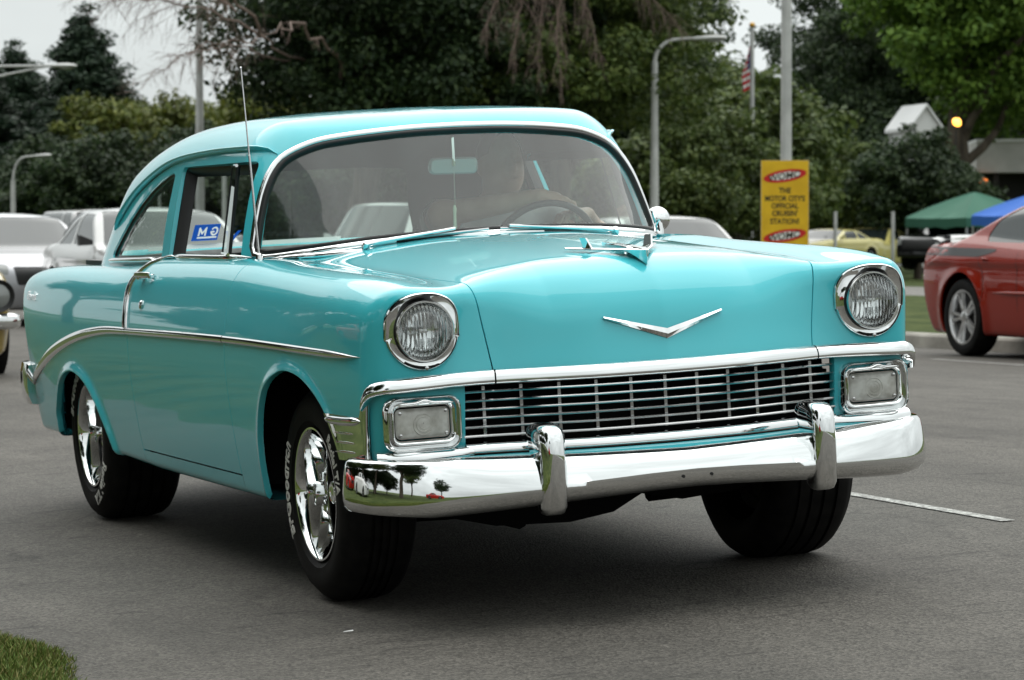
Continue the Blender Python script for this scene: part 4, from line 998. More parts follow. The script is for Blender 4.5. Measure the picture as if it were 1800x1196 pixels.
# mirror on its stem with a tassel hanging from it
mir2 = empty('rear_view_mirror', (.0, .875, 1.338)); mir2.parent = car; mir2.rotation_euler = (R_(4), R_(1), R_(-10))
MB().loft([[(x, -.012, z) for x, z in rrect(.155, .046, .016)], [(x, -.004, z) for x, z in rrect(.172, .058, .02)], [(x, .012, z) for x, z in rrect(.172, .058, .02)]], True, True).build('mirror_shell', mat('mirror_back', (.25, .32, .31), .25, metal=.6), mir2)
MB().tube([(0, -.01, .0), (0, -.012, .03), (.0, -.0, .10)], [.008, .006, .006], 8).build('stem', CHROME, mir2)
MB().tube([(0, -.016, -.02), (.002, -.016, -.12), (.0, -.016, -.14)], .0014, 5).build('cord', mat('cord', (.25, .24, .2), .8), mir2)
MB().tube([(0, -.016, -.135), (0, -.016, -.15), (0, -.016, -.165), (0, -.016, -.24)], [.003, .007, .005, .0065], 8).build('tassel', mat('tassel', (.55, .52, .38), .9), mir2)

# ------------------------------------------------------------------ driver
def rcone(P, a, b, ra, rb):
    a = np.array(a, float); b = np.array(b, float); e = b-a; t = np.clip(((P-a) @ e)/(e @ e), 0, 1); return np.linalg.norm(P-a-t[:, None]*e, axis=1)-(ra+(rb-ra)*t)
def ell(P, c, r): q = (P-np.array(c))/np.array(r); k = np.linalg.norm(q, axis=1); return (k-1)*min(r)
HEADC = (.475, 1.64, 1.345)
ARMS = [[(.25, 1.70, 1.13), (.135, 1.37, 1.165), (.40, 1.07, 1.212)], [(.67, 1.70, 1.13), (.735, 1.38, 1.06), (.60, 1.13, 1.135)]]
HANDS = [((.40, 1.07, 1.212), (.92, -.12, -.16)), ((.60, 1.13, 1.135), (-.90, -.35, .12))]
def torso_f(P, o=0.0):
    d = rcone(P, (.46, 1.74, .60), (.46, 1.74, 1.02), .17+o, .19+o)
    d = smin(d, rcone(P, (.36, 1.72, 1.06), (.56, 1.72, 1.06), .125+o, .125+o), .08)
    for A in ARMS: d = smin(d, rcone(P, A[0], A[1], .068+o, .052+o), .06)
    return d
def hand_f(P, w, d, side):
    d = Vector(d).normalized(); up = Vector((0, 0, 1)); s = d.cross(up).normalized(); n = s.cross(d).normalized(); w = Vector(w)
    f = rcone(P, w, w+d*.05, .026, .026)
    for k in range(4):
        b = w+d*.082+s*(-.030+.020*k); f = smin(f, rcone(P, w+d*.03+s*(-.018+.012*k), b, .019, .0125), .012)
        L = (.036, .043, .041, .032)[k]; j1 = b+d*L*.95-n*.010; j2 = j1+d*L*.45-n*L*.75; j3 = j2-n*L*.6-d*L*.05
        f = smin(f, rcone(P, b, j1, .0105, .0095), .006); f = smin(f, rcone(P, j1, j2, .0095, .0085), .004); f = smin(f, rcone(P, j2, j3, .0085, .0075), .004)
    t0 = w+d*.02+s*side*.02; t1 = t0+d*.035+s*side*.024-n*.012; t2 = t1+d*.032-n*.012
    f = smin(f, rcone(P, t0, t1, .015, .012), .01); return smin(f, rcone(P, t1, t2, .0115, .009), .005)
def person_f(P):
    d = torso_f(P)
    d = smin(d, rcone(P, (.465, 1.70, 1.10), (.472, 1.665, 1.24), .062, .056), .05)
    h = smin(ell(P, HEADC, (.078, .098, .118)), ell(P, (.475, 1.605, 1.285), (.058, .072, .066)), .05)
    h = smin(h, rcone(P, (.475, 1.552, 1.365), (.475, 1.525, 1.325), .008, .015), .018)
    for s in (-1, 1):
        h = smin(h, ell(P, (.475+s*.079, 1.655, 1.335), (.012, .022, .033)), .01); h = -smin(-h, ell(P, (.475+s*.032, 1.535, 1.358), (.018, .016, .012)), .012)
    h = -smin(-h, ell(P, (.475, 1.528, 1.284), (.024, .012, .004)), .006)
    d = smin(d, h, .03)
    for A in ARMS: d = smin(d, rcone(P, A[1], A[2], .048, .030), .025)
    for (w, dr), s in zip(HANDS, (1, -1)): d = smin(d, hand_f(P, w, dr, s), .012)
    for s in (-1, 1): d = smin(d, rcone(P, (.46+s*.10, 1.70, .62), (.46+s*.13, 1.22, .66), .09, .07), .05); d = smin(d, rcone(P, (.46+s*.13, 1.22, .66), (.46+s*.13, .98, .42), .065, .05), .03)
    return d
SKIN = mat('skin', (.42, .24, .17), .5); vary(SKIN, (.36, .215, .155), (.46, .285, .215), 12, 3)
drv = tag(empty('person', (0, 0, 0), (0, CARROLL, 0)), 'driver in a pale shirt with both hands over the steering wheel', 'person')
pm = surf(person_f, (.0, .9, .38), (.86, 2.0, 1.52), .0085); 
pydata('body', pm[0], pm[1], drv, SKIN, True, pm[2])
SHIRT = mat('shirt', (.42, .46, .46), .85); vary(SHIRT, (.26, .29, .29), (.36, .39, .39), 8, 4, bump=.3, bscale=20)
sm_ = surf(lambda P: torso_f(P, .014), (.0, 1.2, .5), (.95, 2.0, 1.36), .014)
sm_ = clip(sm_, lambda V: V[:, 2]-1.19-.10*np.abs(V[:, 0]-.46)); sm_ = clip(sm_, lambda V: 1.47-V[:, 1]-.0)
pydata('shirt', sm_[0], sm_[1], drv, SHIRT, True, sm_[2])
HAIR = mat('hair', (.05, .04, .035), .6)
hm = surf(lambda P: ell(P, (.475, 1.65, 1.36), (.088, .105, .118)), (.3, 1.4, 1.2), (.65, 1.85, 1.55), .012); hm = clip(hm, lambda V: 1.375-.35*(V[:, 1]-1.60)-V[:, 2]); hm = clip(hm, lambda V: 1.585-V[:, 1]-.0)
pydata('hair', hm[0], hm[1], drv, HAIR, True, hm[2])
MB().lathe([(.0115, -.003), (.0125, 0), (.0115, .003)], 12, Matrix.Translation((.50, 1.045, 1.19))).build('ring', CHROME, drv)
# ================================================================== setting: road, verge, median
FWD = np.array([math.sin(R_(21.408)), math.cos(R_(21.408))]); RGT = np.array([FWD[1], -FWD[0]]); CAMXY = np.array([-3.6955, -8.9271]); FPX = 5302.0
def at(px, D):
    """ground position that lies D metres down the view, px across the photograph"""
    p = CAMXY+FWD*D+RGT*(px-900)/FPX*D; return float(p[0]), float(p[1])
def hgt(py, D): return 1.1036+(410-py)/FPX*D
_prof = S1([-6, -4, -1, 1.2, 2.8, 5, 8, 10.9, 12], [-.30, -.215, -.0539, .0647, .11, .10, .055, .01, .0], .25, .02)
def road_z(x, y): 
    q = np.maximum(np.asarray(y, float)-2.0, 0); return _prof(np.asarray(x, float))-.006*q*q/(q+6)
def sheet(name, xs, ys, zf, m, label=None, kind='structure', uv=False):
    X, Y = np.meshgrid(xs, ys, indexing='ij'); Z = zf(X, Y); n, k = X.shape
    V = np.stack([X, Y, Z], -1).reshape(-1, 3); I = np.arange(n*k).reshape(n, k)
    F = np.stack([I[:-1, :-1], I[1:, :-1], I[1:, 1:], I[:-1, 1:]], -1).reshape(-1, 4)
    o = pydata(name, V, F, None, m); o['kind'] = kind
    if label: o['label'] = label
    return o
def asphalt(name, c1, c2, stains=True):
    m = bpy.data.materials.new(name); m.use_nodes = True; b = m.node_tree.nodes['Principled BSDF']
    t = nd(m, 'ShaderNodeTexCoord'); P = t.outputs['Object']
    def noise(scale, detail=3, rough=.5, stretch=None):
        n = nd(m, 'ShaderNodeTexNoise'); n.inputs['Scale'].default_value = scale; n.inputs['Detail'].default_value = detail; n.inputs['Roughness'].default_value = rough
        if stretch: mp_ = nd(m, 'ShaderNodeMapping'); mp_.inputs['Scale'].default_value = stretch; lk(m, P, mp_.inputs[0]); lk(m, mp_.outputs[0], n.inputs['Vector'])
        else: lk(m, P, n.inputs['Vector'])
        return n.outputs['Fac']
    def ramp(src, lo, hi, a, b_):
        r = nd(m, 'ShaderNodeMapRange'); r.inputs['From Min'].default_value = lo; r.inputs['From Max'].default_value = hi; r.inputs['To Min'].default_value = a; r.inputs['To Max'].default_value = b_; lk(m, src, r.inputs['Value']); return r.outputs[0]
    def mul(a, b_): q = nd(m, 'ShaderNodeMath', operation='MULTIPLY'); lk(m, a, q.inputs[0]); lk(m, b_, q.inputs[1]); return q.outputs[0]
    v = nd(m, 'ShaderNodeTexVoronoi'); v.inputs['Scale'].default_value = 130; lk(m, P, v.inputs['Vector'])
    stone = nd(m, 'ShaderNodeSeparateColor'); lk(m, v.outputs['Color'], stone.inputs[0])
    grain = ramp(stone.outputs[0], 0, 1, .5, 1.5)
    fine = ramp(noise(420, 2), .3, .7, .78, 1.22)
    big = ramp(noise(.55, 5, .6), .3, .7, .80, 1.16)
    lane = ramp(noise(1.1, 3, .5, (2.2, .12, 1)), .35, .7, .86, 1.08)
    f = mul(mul(grain, fine), mul(big, lane))
    if stains:
        s = ramp(noise(2.3, 6, .7, (1.0, .35, 1)), .56, .68, 1.0, .74); f = mul(f, s)
        blot = ramp(noise(7.0, 3, .5, (.5, 1.2, 1)), .68, .74, 1.0, .62); f = mul(f, blot)
        fleck = ramp(noise(5.0, 4, .6, (.55, 3.2, 1)), .60, .70, 1.0, .58); f = mul(f, fleck); pale = ramp(noise(9.0, 4, .6, (1.5, .5, 1)), .66, .75, 1.0, 1.5); f = mul(f, pale)
        w = nd(m, 'ShaderNodeTexVoronoi', feature='DISTANCE_TO_EDGE'); w.inputs['Scale'].default_value = .42
        mpw = nd(m, 'ShaderNodeMapping'); mpw.inputs['Scale'].default_value = (1, .35, 1); mw = nd(m, 'ShaderNodeMix', data_type='VECTOR')
        nz = nd(m, 'ShaderNodeTexNoise'); nz.inputs['Scale'].default_value = 3; nz.inputs['Detail'].default_value = 6; lk(m, P, nz.inputs['Vector'])
        ad = nd(m, 'ShaderNodeVectorMath', operation='MULTIPLY_ADD'); lk(m, nz.outputs['Color'], ad.inputs[0]); ad.inputs[1].default_value = (.5, .5, 0); lk(m, P, ad.inputs[2])
        lk(m, ad.outputs[0], mpw.inputs[0]); lk(m, mpw.outputs[0], w.inputs['Vector'])
        cr = ramp(w.outputs['Distance'], .0, .005, .72, 1.0); f = mul(f, cr)
    c = nd(m, 'ShaderNodeMix', data_type='RGBA'); lk(m, ramp(noise(3.0, 4), .3, .7, 0, 1), c.inputs['Factor']); c.inputs['A'].default_value = (*c1, 1); c.inputs['B'].default_value = (*c2, 1)
    mm = nd(m, 'ShaderNodeVectorMath', operation='SCALE'); lk(m, c.outputs['Result'], mm.inputs[0]); lk(m, f, mm.inputs['Scale']); lk(m, mm.outputs[0], b.inputs['Base Color'])
    b.inputs['Roughness'].default_value = .75; b.inputs['Specular IOR Level'].default_value = .22
    bu = nd(m, 'ShaderNodeBump'); bu.inputs['Strength'].default_value = .55; bu.inputs['Distance'].default_value = .004; lk(m, v.outputs['Distance'], bu.inputs['Height']); lk(m, bu.outputs[0], b.inputs['Normal'])
    return m
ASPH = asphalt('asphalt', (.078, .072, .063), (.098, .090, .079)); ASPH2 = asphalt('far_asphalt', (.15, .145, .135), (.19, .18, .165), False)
ys = np.r_[np.arange(-60, -12, 4), np.arange(-12, 30, .5), np.arange(30, 230, 5)]
sheet('road', np.r_[np.arange(-2.4, 11.4, .2), 11.45], ys, lambda X, Y: road_z(X, Y), ASPH)
GRASSM = mat('turf', (.07, .12, .03), .95, spec=.1); vary(GRASSM, (.028, .044, .012), (.075, .092, .03), 2.2, 8, bump=.9, bscale=45)
def verge_edge(y): return -1.885-.06*np.sin(y*2.3)-.04*np.sin(y*5.9+1)
def lawn_z(x, y):
    e = np.minimum(verge_edge(y)-x, 4); return road_z(np.maximum(x, -6.0), y)+np.clip(e*.25, -.012, .03)+.02*np.sin(x*1.3+y*.7)*np.clip(e, 0, 1)-.0
sheet('verge', np.r_[-120, -90, -60, -40, -30, np.arange(-24, -3.2, 1.0), np.arange(-3.2, -1.70, .06)], np.r_[np.arange(-60, -8, 4), np.arange(-8, 8, .12), np.arange(8, 60, 3), np.arange(60, 230, 12)], lawn_z, GRASSM)
# far kerb, median lawn, second carriageway, lot
KX = 11.45
KERB = mat('kerb_concrete', (.30, .28, .25), .9); vary(KERB, (.22, .205, .18), (.36, .34, .30), 3, 6, bump=.4)
for k in range(44):
    y0 = -8+k*3.0; zz = [float(road_z(np.array([KX]), np.array([y]))[0]) for y in (y0, y0+2.985)]
    r = [[(x, y0+q*2.985, zz[q]+h) for x, h in ((KX-.02, -.1), (KX, .115), (KX+.025, .14), (KX+.15, .145), (KX+.15, -.1))] for q in (0, 1)]
    o = MB().loft(r, True, True).build('kerb', KERB, None, False); o['kind'] = 'structure'
def med_z(X, Y): return road_z(np.full_like(X, 11.4), Y)+.11+.10*np.sin(np.clip((X-11.5)/13, 0, 1)*math.pi)
sheet('median_lawn', np.r_[np.arange(11.58, 24.6, .5)], np.r_[np.arange(-60, 150, 1.5)], med_z, GRASSM)
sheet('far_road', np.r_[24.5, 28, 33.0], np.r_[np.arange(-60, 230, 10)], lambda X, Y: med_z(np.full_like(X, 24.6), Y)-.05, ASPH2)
sheet('ground', np.r_[33.0, 45, 70, 120, 250, 600], np.r_[-200, -60, 0, 60, 120, 230, 600], lambda X, Y: med_z(np.full_like(X, 24.6), Y)-.06-.3*np.clip((X-33)/60, 0, 1), GRASSM)
sheet('hinterland', np.r_[-600, -200, -60, 0, 12, 33], np.r_[229.5, 300, 600, 1200], lambda X, Y: 0*X-1.4, GRASSM)
# painted lines, worn
PAINT = mat('road_paint', (.62, .62, .60), .7)
def worn(m):
    b = m.node_tree.nodes['Principled BSDF']; t = nd(m, 'ShaderNodeTexCoord'); n = nd(m, 'ShaderNodeTexNoise'); n.inputs['Scale'].default_value = 60; n.inputs['Detail'].default_value = 5; lk(m, t.outputs['Object'], n.inputs['Vector'])
    r = nd(m, 'ShaderNodeMapRange'); r.inputs['From Min'].default_value = .46; r.inputs['From Max'].default_value = .60; lk(m, n.outputs['Fac'], r.inputs['Value'])
    c = nd(m, 'ShaderNodeMix', data_type='RGBA'); c.inputs['A'].default_value = (.17, .165, .155, 1); c.inputs['B'].default_value = (.46, .46, .43, 1); lk(m, r.outputs[0], c.inputs['Factor']); lk(m, c.outputs['Result'], b.inputs['Base Color'])
worn(PAINT)
def line(x, y0, y1, w, m=PAINT):
    n = max(2, int((y1-y0)/.5)); yy = np.linspace(y0, y1, n)
    o = sheet('lane_marking', np.array([x-w/2, x+w/2]), yy, lambda X, Y: road_z(X, Y)+.004, m); return o
for k in range(9): line(1.80, .30+k*9.2, .30+3.0+k*9.2, .058)
for k in range(7): line(5.6, 1.2+k*9.2, 4.2+k*9.2, .10)
for y0, y1 in ((3.0, 14.75), (24, 60)): line(9.62, y0, y1, .11)
# a scrap of paper and pebbles lying on the asphalt
SCRAP = mat('paper', (.75, .75, .74), .7)
def scrap(name, x, y, w, h, label):
    z = float(road_z(np.array([x]), np.array([y]))[0])+.005; o = MB().add([(x-w, y-h*.4, z), (x+w*.9, y-h, z+.002), (x+w, y+h, z+.004), (x-w*.6, y+h*.8, z+.001)], [(0, 1, 2, 3)]).build(name, SCRAP, None, False)
    md = o.modifiers.new('t', 'SOLIDIFY'); md.thickness = .001; return tag(o, label, 'litter')
scrap('paper_scrap', 1.02, .92, .04, .055, 'small white paper scrap on the asphalt beside the far front tyre')
scrap('cigarette_stub', -.97, -.68, .016, .004, 'tiny white cigarette stub on the asphalt ahead of the near front tyre')
# grass blades along the near edge of the verge
def blades(name, n, xr, yr, hr, mats, seed):
    rg = np.random.RandomState(seed); y = rg.uniform(*yr, n); x = verge_edge(y)+.05-np.abs(rg.normal(0, 1, n))*xr; keep = x > -3.0; x, y = x[keep], y[keep]; n = len(x)
    z = lawn_z(x, y)-.005; h = rg.uniform(*hr, n)*(1-.5*np.exp((x-verge_edge(y))*6).clip(0, 1)); a = rg.uniform(0, 2*math.pi, n); lean = rg.uniform(.15, .8, n)*h; w = rg.uniform(.0016, .0034, n)
    dx, dy = np.cos(a), np.sin(a); b = rg.uniform(0, 2*math.pi, n); wx, wy = np.cos(b)*w, np.sin(b)*w
    P = lambda k, s, ww: np.stack([x+dx*lean*k*k+wx*s*ww, y+dy*lean*k*k+wy*s*ww, z+h*k*(1-.15*k*lean/h)], 1)
    V = np.stack([P(0, -1, 1), P(0, 1, 1), P(.5, 1, .85), P(.5, -1, .85), P(1, 0, 0)], 1).reshape(-1, 3); i = np.arange(n)*5
    F = [tuple(q) for q in np.stack([i, i+1, i+2, i+3], 1)]+[tuple(q) for q in np.stack([i+3, i+2, i+4], 1)]
    o = pydata(name, V, F, None, mats, False); o['kind'] = 'stuff'; return o
BLADE = mat('grass_blade', (.12, .20, .03), .6)
def island_mix(m, cols, trans=0.0):
    b = m.node_tree.nodes['Principled BSDF']; g = nd(m, 'ShaderNodeNewGeometry'); r = nd(m, 'ShaderNodeValToRGB')
    for k, c in enumerate(cols):
        e = r.color_ramp.elements[k] if k < 2 else r.color_ramp.elements.new(k/(len(cols)-1))
        e.position = k/(len(cols)-1); e.color = (*c, 1)
    lk(m, g.outputs['Random Per Island'], r.inputs['Fac']); lk(m, r.outputs[0], b.inputs['Base Color']); b.inputs['Specular IOR Level'].default_value = .25
    return r
island_mix(BLADE, [(.05, .09, .014), (.09, .14, .022), (.13, .16, .035), (.20, .16, .06)])
tag(blades('verge_grass', 30000, .26, (-2.6, 1.6), (.02, .075), BLADE, 3), 'uneven green grass along the near edge of the asphalt', None, kind='stuff')
# ================================================================== other cars
CGLASS = mat('car_glass', (.018, .024, .024), .03, spec=.6); CTRIM = mat('car_trim', (.012, .012, .012), .5)
LAMPG = mat('lamp_glass', (.22, .23, .22), .08, coat=1); TAILR = mat('tail_red', (.30, .008, .006), .12, coat=1); ALLOY = mat('alloy', (.42, .42, .42), .25, metal=1)
def paint(name, c, metal=.0, rough=.3): return mat(name, c, rough, metal=metal, coat=1, coat_rough=.03, spec=.15)
def car_mesh(s, h=.032):
    hw, belt, roof, wb = s['hw'], s['belt'], s['roof'], s['wb']; y0, y1 = -s['fo'], wb+s['ro']
    top = S1([p[0] for p in s['top']], [p[1] for p in s['top']], s.get('sm', .07))
    ws = S1([.1, .3, .5, .68, .85, 1.0, 1.2], [hw*.91, hw*.965, hw*.99, hw, hw*.985, hw*.955, hw*.90], .05)
    plan = S1([y0, y0+.25, y0+.7, (y0+y1)/2, y1-.7, y1-.2, y1], [.80, .90, .97, 1.0, .985, .93, .86], .08)
    nose = S1([.1, .3, .5, .65, .8, 1.0], s.get('nose', [.10, .02, 0, .01, .06, .16]), .04); tail = S1([.1, .35, .6, .8, 1.0, 1.2], s.get('tail', [.20, .06, 0, .02, .06, .12]), .04)
    wsb, rf, rr, rgb = s['wsb'], s['rf'], s['rr'], s['rgb']
    zr = S1([wsb-.5, rf-.1, rf+.25, (rf+rr)/2, rr, rr+.5, rgb+.5], [roof-.30, roof-.045, roof-.008, roof, roof-.02, roof-.10, roof-.30] if not s.get('boxy') else [roof-.15, roof-.03, roof-.005, roof, roof-.01, roof-.03, roof-.06], .08)
    kA = (rf-wsb)/(roof-belt); kD = (rgb-rr)/(roof-belt); tb = s.get('tumble', .30)
    arch = s['wr']+.055
    def f(P):
        X = np.abs(P[:, 0]); y = P[:, 1]; z = P[:, 2]
        dA = np.minimum(np.hypot(y, z-s['wr']), np.hypot(y-wb, z-s['wr']))-arch
        W = ws(z)*plan(y)+.022*np.exp(-(np.maximum(dA, 0)/.07)**2)
        lo = smax(X-W, z-top(y), s.get('sh', .14)); lo = smax(lo, y0+nose(z)+.20*(X/hw)**3-y, .09); lo = smax(lo, y-(y1-tail(z)-.16*(X/hw)**3), .09); lo = smax(lo, s.get('rock', .20)-z, .05)
        gw = hw*.93-(z-belt)*tb
        g = smax((X-gw)*.95, z-zr(y)+.035*(X/.6)**2, .13); g = smax(g, (wsb+(z-belt)*kA+.16*(X/.7)**2.5-y)*.75, .05); g = smax(g, (y-(rgb-(z-belt)*kD-.12*(X/.7)**3))*.75, .08)
        g = smax(g, belt-.12-z, .05)
        return smin(lo, g, s.get('blend', .06))
    m = surf(f, (-1.5*h, y0-.1, .1), (hw+.12, y1+.1, roof+.1), h); m = clip(m, lambda V: -V[:, 0])
    m = clip(m, lambda V: np.where(V[:, 0] > .45, arch-np.minimum(np.hypot(V[:, 1], V[:, 2]-s['wr']), np.hypot(V[:, 1]-wb, V[:, 2]-s['wr'])), -1))
    return m, f, gwf(hw, belt, tb)
def gwf(hw, belt, tb): return lambda z: hw*.93-(z-belt)*tb
def wheel_parts(par, x, y, r, w, sg, rimc, spokes=5, big=False):
    t = empty('wheel', (x, y, r)); t.parent = par; M = Matrix.Rotation(R_(90*sg), 4, 'Y'); rr = r*.69
    MB().lathe([(rr, -.01), (rr+.015, .008), (r*.86, .016), (r*.95, .005), (r, -.03), (r, -w+.03), (r*.95, -w), (rr, -w)], 36, M).build('tyre', RUBBER, t, True, 40)
    MB().lathe([(rr+.005, .004), (rr-.008, .004), (rr-.02, -.03), (rr-.03, -.12)], 36, M).build('rim', rimc, t, True, 40)
    for k in range(spokes):
        a0 = R_(90+360/spokes*k)
        for off in ((-.035, .035) if big else (0,)):
            rings = []
            for q, hh in ((.04, -.022), (rr*.6, -.014), (rr-.005, -.018)):
                wd = (.020 if big else .035)*(1-.25*q/rr); ca, sa = math.cos(a0), math.sin(a0)
                rings.append([M @ Vector((ca*q-sa*(off*min(1, q/rr*1.2)+e*wd), sa*q+ca*(off*min(1, q/rr*1.2)+e*wd), hh+d)) for e, d in ((-1, -.02), (-.7, .004), (.7, .004), (1, -.02))])
            MB().loft(rings, True, True).build('spoke', rimc, t, True, 40)
    MB().lathe([(.055, -.03), (.05, -.008), (.03, 0), (0, .002)], 20, M).build('hub', rimc, t)
    MB().lathe([(0, -.06), (rr-.02, -.06)], 24, M).build('brake_disc', CTRIM, t)
def make_car(name, label, col, s, loc, rz, group=None, h=.032, extra=None):
    root = tag(empty(name, loc, (0, 0, rz)), label, 'car', group); m, f, gw = car_mesh(s, h)
    hw, belt, roof, wb = s['hw'], s['belt'], s['roof'], s['wb']; y0, y1 = -s['fo'], wb+s['ro']; wsb, rf, rr, rgb = s['wsb'], s['rf'], s['rr'], s['rgb']
    zt, zb = roof-.085, belt+.045; kA = (rf-wsb)/(roof-belt); kD = (rgb-rr)/(roof-belt)
    yA = lambda z: wsb+(z-belt)*kA+.24; yD = lambda z: rgb-(z-belt)*kD-s.get('cp', .22)
    mid = s.get('bp', (rf+rr)/2+.12)
    wins = s.get('wins') or [roundpoly([(yA(zb)+.10, zb), (yA(zt)+.05, zt), (mid-.035, zt+.01), (mid-.03, zb)], .05), roundpoly([(mid+.035, zb), (mid+.035, zt+.01), (yD(zt), zt), (yD(zb), zb)], .06)]
    fw = lambda V: np.where((V[:, 1] < rf+.12) & (V[:, 2] > belt), np.maximum(np.maximum(V[:, 0]-(gw(V[:, 2])-.085), V[:, 2]-(roof-.055)), belt+.02-V[:, 2]), 1.0)
    rw = lambda V: np.where((V[:, 1] > rr-.05) & (V[:, 2] > belt), np.maximum(np.maximum(V[:, 0]-(gw(V[:, 2])-.12), V[:, 2]-(roof-.06)), belt+.06-V[:, 2]), 1.0)
    cuts = [('windshield', fw, CGLASS, False), ('rear_window', rw, CGLASS, False)]+[('side_window', (lambda V, w=w: np.where(V[:, 0] > .4, poly_sdf(w, V[:, 1], V[:, 2]), 1.0)), CGLASS, True) for w in wins]
    if s.get('head'): cuts.append(('headlight', lambda V: np.where(V[:, 1] < y0+.6, poly_sdf(s['head'], V[:, 0], V[:, 2]), 1.0), LAMPG, True))
    if s.get('grille'): cuts.append(('grille', lambda V: np.where(V[:, 1] < y0+.5, poly_sdf(s['grille'], V[:, 0], V[:, 2]), 1.0), CTRIM, False))
    if s.get('taill'): cuts.append(('taillight', lambda V: np.where(V[:, 1] > y1-.6, poly_sdf(s['taill'], V[:, 0], V[:, 2]), 1.0), TAILR, True))
    b = m
    for nm, g, mt, two in cuts:
        piece = clip(b, g); b = clip(b, lambda V, g=g: -g(V))
        if len(piece[1]):
            for q in ((piece, mirror(piece)) if two else (both(piece),)): panel(nm, q, mt, root, 0, off=-.006)
    panel('body', both(b), col, root, .02, skip=lambda c: np.abs(c[:, 0]) < 1e-4)
    for yy in (0, wb):
        for sg in (-1, 1): wheel_parts(root, sg*(hw-.03), yy, s['wr'], .21, sg, s.get('rim', ALLOY), s.get('spokes', 5), s.get('bigspoke', False))
    MB().box((0, wb/2, .27), (1.25*hw, wb+.9, .12)).build('underbody', UNDER, root, False); MB().box((0, wb/2, .55), (1.05*hw, wb+1.2, .5)).build('inner_shell', UNDER, root, False)
    for sg in (-1, 1):
        y = yA(belt)+.16; MB().loft([[(sg*(hw-.06+a), y+b_*.5, belt+.06+c_) for a, b_, c_ in ((k*.19, -.1+d, e)for k, d, e in ((0, 0, -.02), (0, .08, -.02), (0, .08, .03), (0, 0, .03)))] if q == 0 else [(sg*(hw+.10), y-.09, belt+.03), (sg*(hw+.10), y+.03, belt+.03), (sg*(hw+.10), y+.03, belt+.15), (sg*(hw+.10), y-.09, belt+.15)] for q in (0, 1)], True, True).build('door_mirror', s.get('mirror', col), root, False); bevel(root.children[-1], .02, 2)
    if extra: extra(root, f, s)
    return root
def gz(x, y): return float(road_z(np.array([x]), np.array([y]))[0])
COUPE = dict(hw=.93, belt=.93, roof=1.40, wb=2.72, fo=.93, ro=1.10, wr=.335, wsb=.62, rf=1.42, rr=2.25, rgb=3.15, top=[(-1, .66), (-.8, .74), (-.4, .86), (0, .90), (.6, .95), (1.2, .95), (2.2, .96), (2.9, .99), (3.4, .98), (3.85, .93)],
             head=roundpoly([(.56, .62), (.56, .74), (.86, .78), (.86, .64)], .03), grille=roundpoly([(-.3, .50), (-.3, .72), (.5, .72), (.46, .50)], .02), bp=2.05, tumble=.34, cp=.35)
SEDAN = dict(hw=.91, belt=.95, roof=1.45, wb=2.80, fo=.95, ro=1.05, wr=.325, wsb=.50, rf=1.32, rr=2.45, rgb=3.25, top=[(-1, .66), (-.8, .74), (-.3, .88), (.4, .96), (1.2, .96), (2.5, .98), (3.2, 1.0), (3.6, .99), (3.9, .93)],
             head=roundpoly([(.48, .60), (.48, .72), (.84, .77), (.84, .64)], .03), grille=roundpoly([(-.3, .52), (-.3, .68), (.38, .68), (.36, .52)], .02), tumble=.34)
SUVS = dict(hw=.97, belt=1.14, roof=1.84, wb=2.95, fo=.92, ro=1.05, wr=.38, wsb=.42, rf=.98, rr=3.55, rgb=3.88, top=[(-1, .88), (-.8, .98), (-.3, 1.08), (.4, 1.14), (1.2, 1.14), (3.5, 1.15), (4.0, 1.12)], boxy=True, rock=.34, sh=.10,
            head=roundpoly([(.58, .78), (.58, .98), (.90, .98), (.90, .80)], .03), grille=roundpoly([(-.3, .66), (-.3, .95), (.52, .95), (.52, .66)], .02), tumble=.20, cp=.12, bp=1.75)
PICK = dict(hw=.97, belt=1.12, roof=1.82, wb=3.55, fo=.92, ro=1.20, wr=.38, wsb=.45, rf=1.0, rr=2.15, rgb=2.50, top=[(-1, .88), (-.8, .98), (-.3, 1.06), (.4, 1.12), (1.2, 1.13), (2.6, 1.13), (4.8, 1.12)], boxy=True, rock=.38, sh=.08, tumble=.22, cp=.10, bp=1.75,
            head=roundpoly([(.60, .76), (.60, .96), (.92, .96), (.92, .78)], .03), grille=roundpoly([(-.3, .64), (-.3, .94), (.54, .94), (.54, .64)], .02))
PEARL = paint('pearl_paint', (.48, .475, .47), .1, .35); SILVER = paint('silver_paint', (.42, .42, .44), .45, .32); WHITEP = paint('white_paint', (.62, .61, .60), 0, .35); CHGR = mat('orange_red_paint', (.23, .011, .002), .32, coat=.8, coat_rough=.03, spec=.05); GOLD = paint('gold_paint', (.30, .21, .045), 0, .3); BLACKP = paint('black_paint', (.012, .012, .013)); YELP = paint('pale_yellow_paint', (.62, .55, .20)); REDP = paint('red_paint', (.42, .015, .012)); GREYP = paint('grey_white_paint', (.40, .39, .39), .2)
def place(px, D): x, y = at(px, D); return x, y, gz(min(x, 11.3), y)
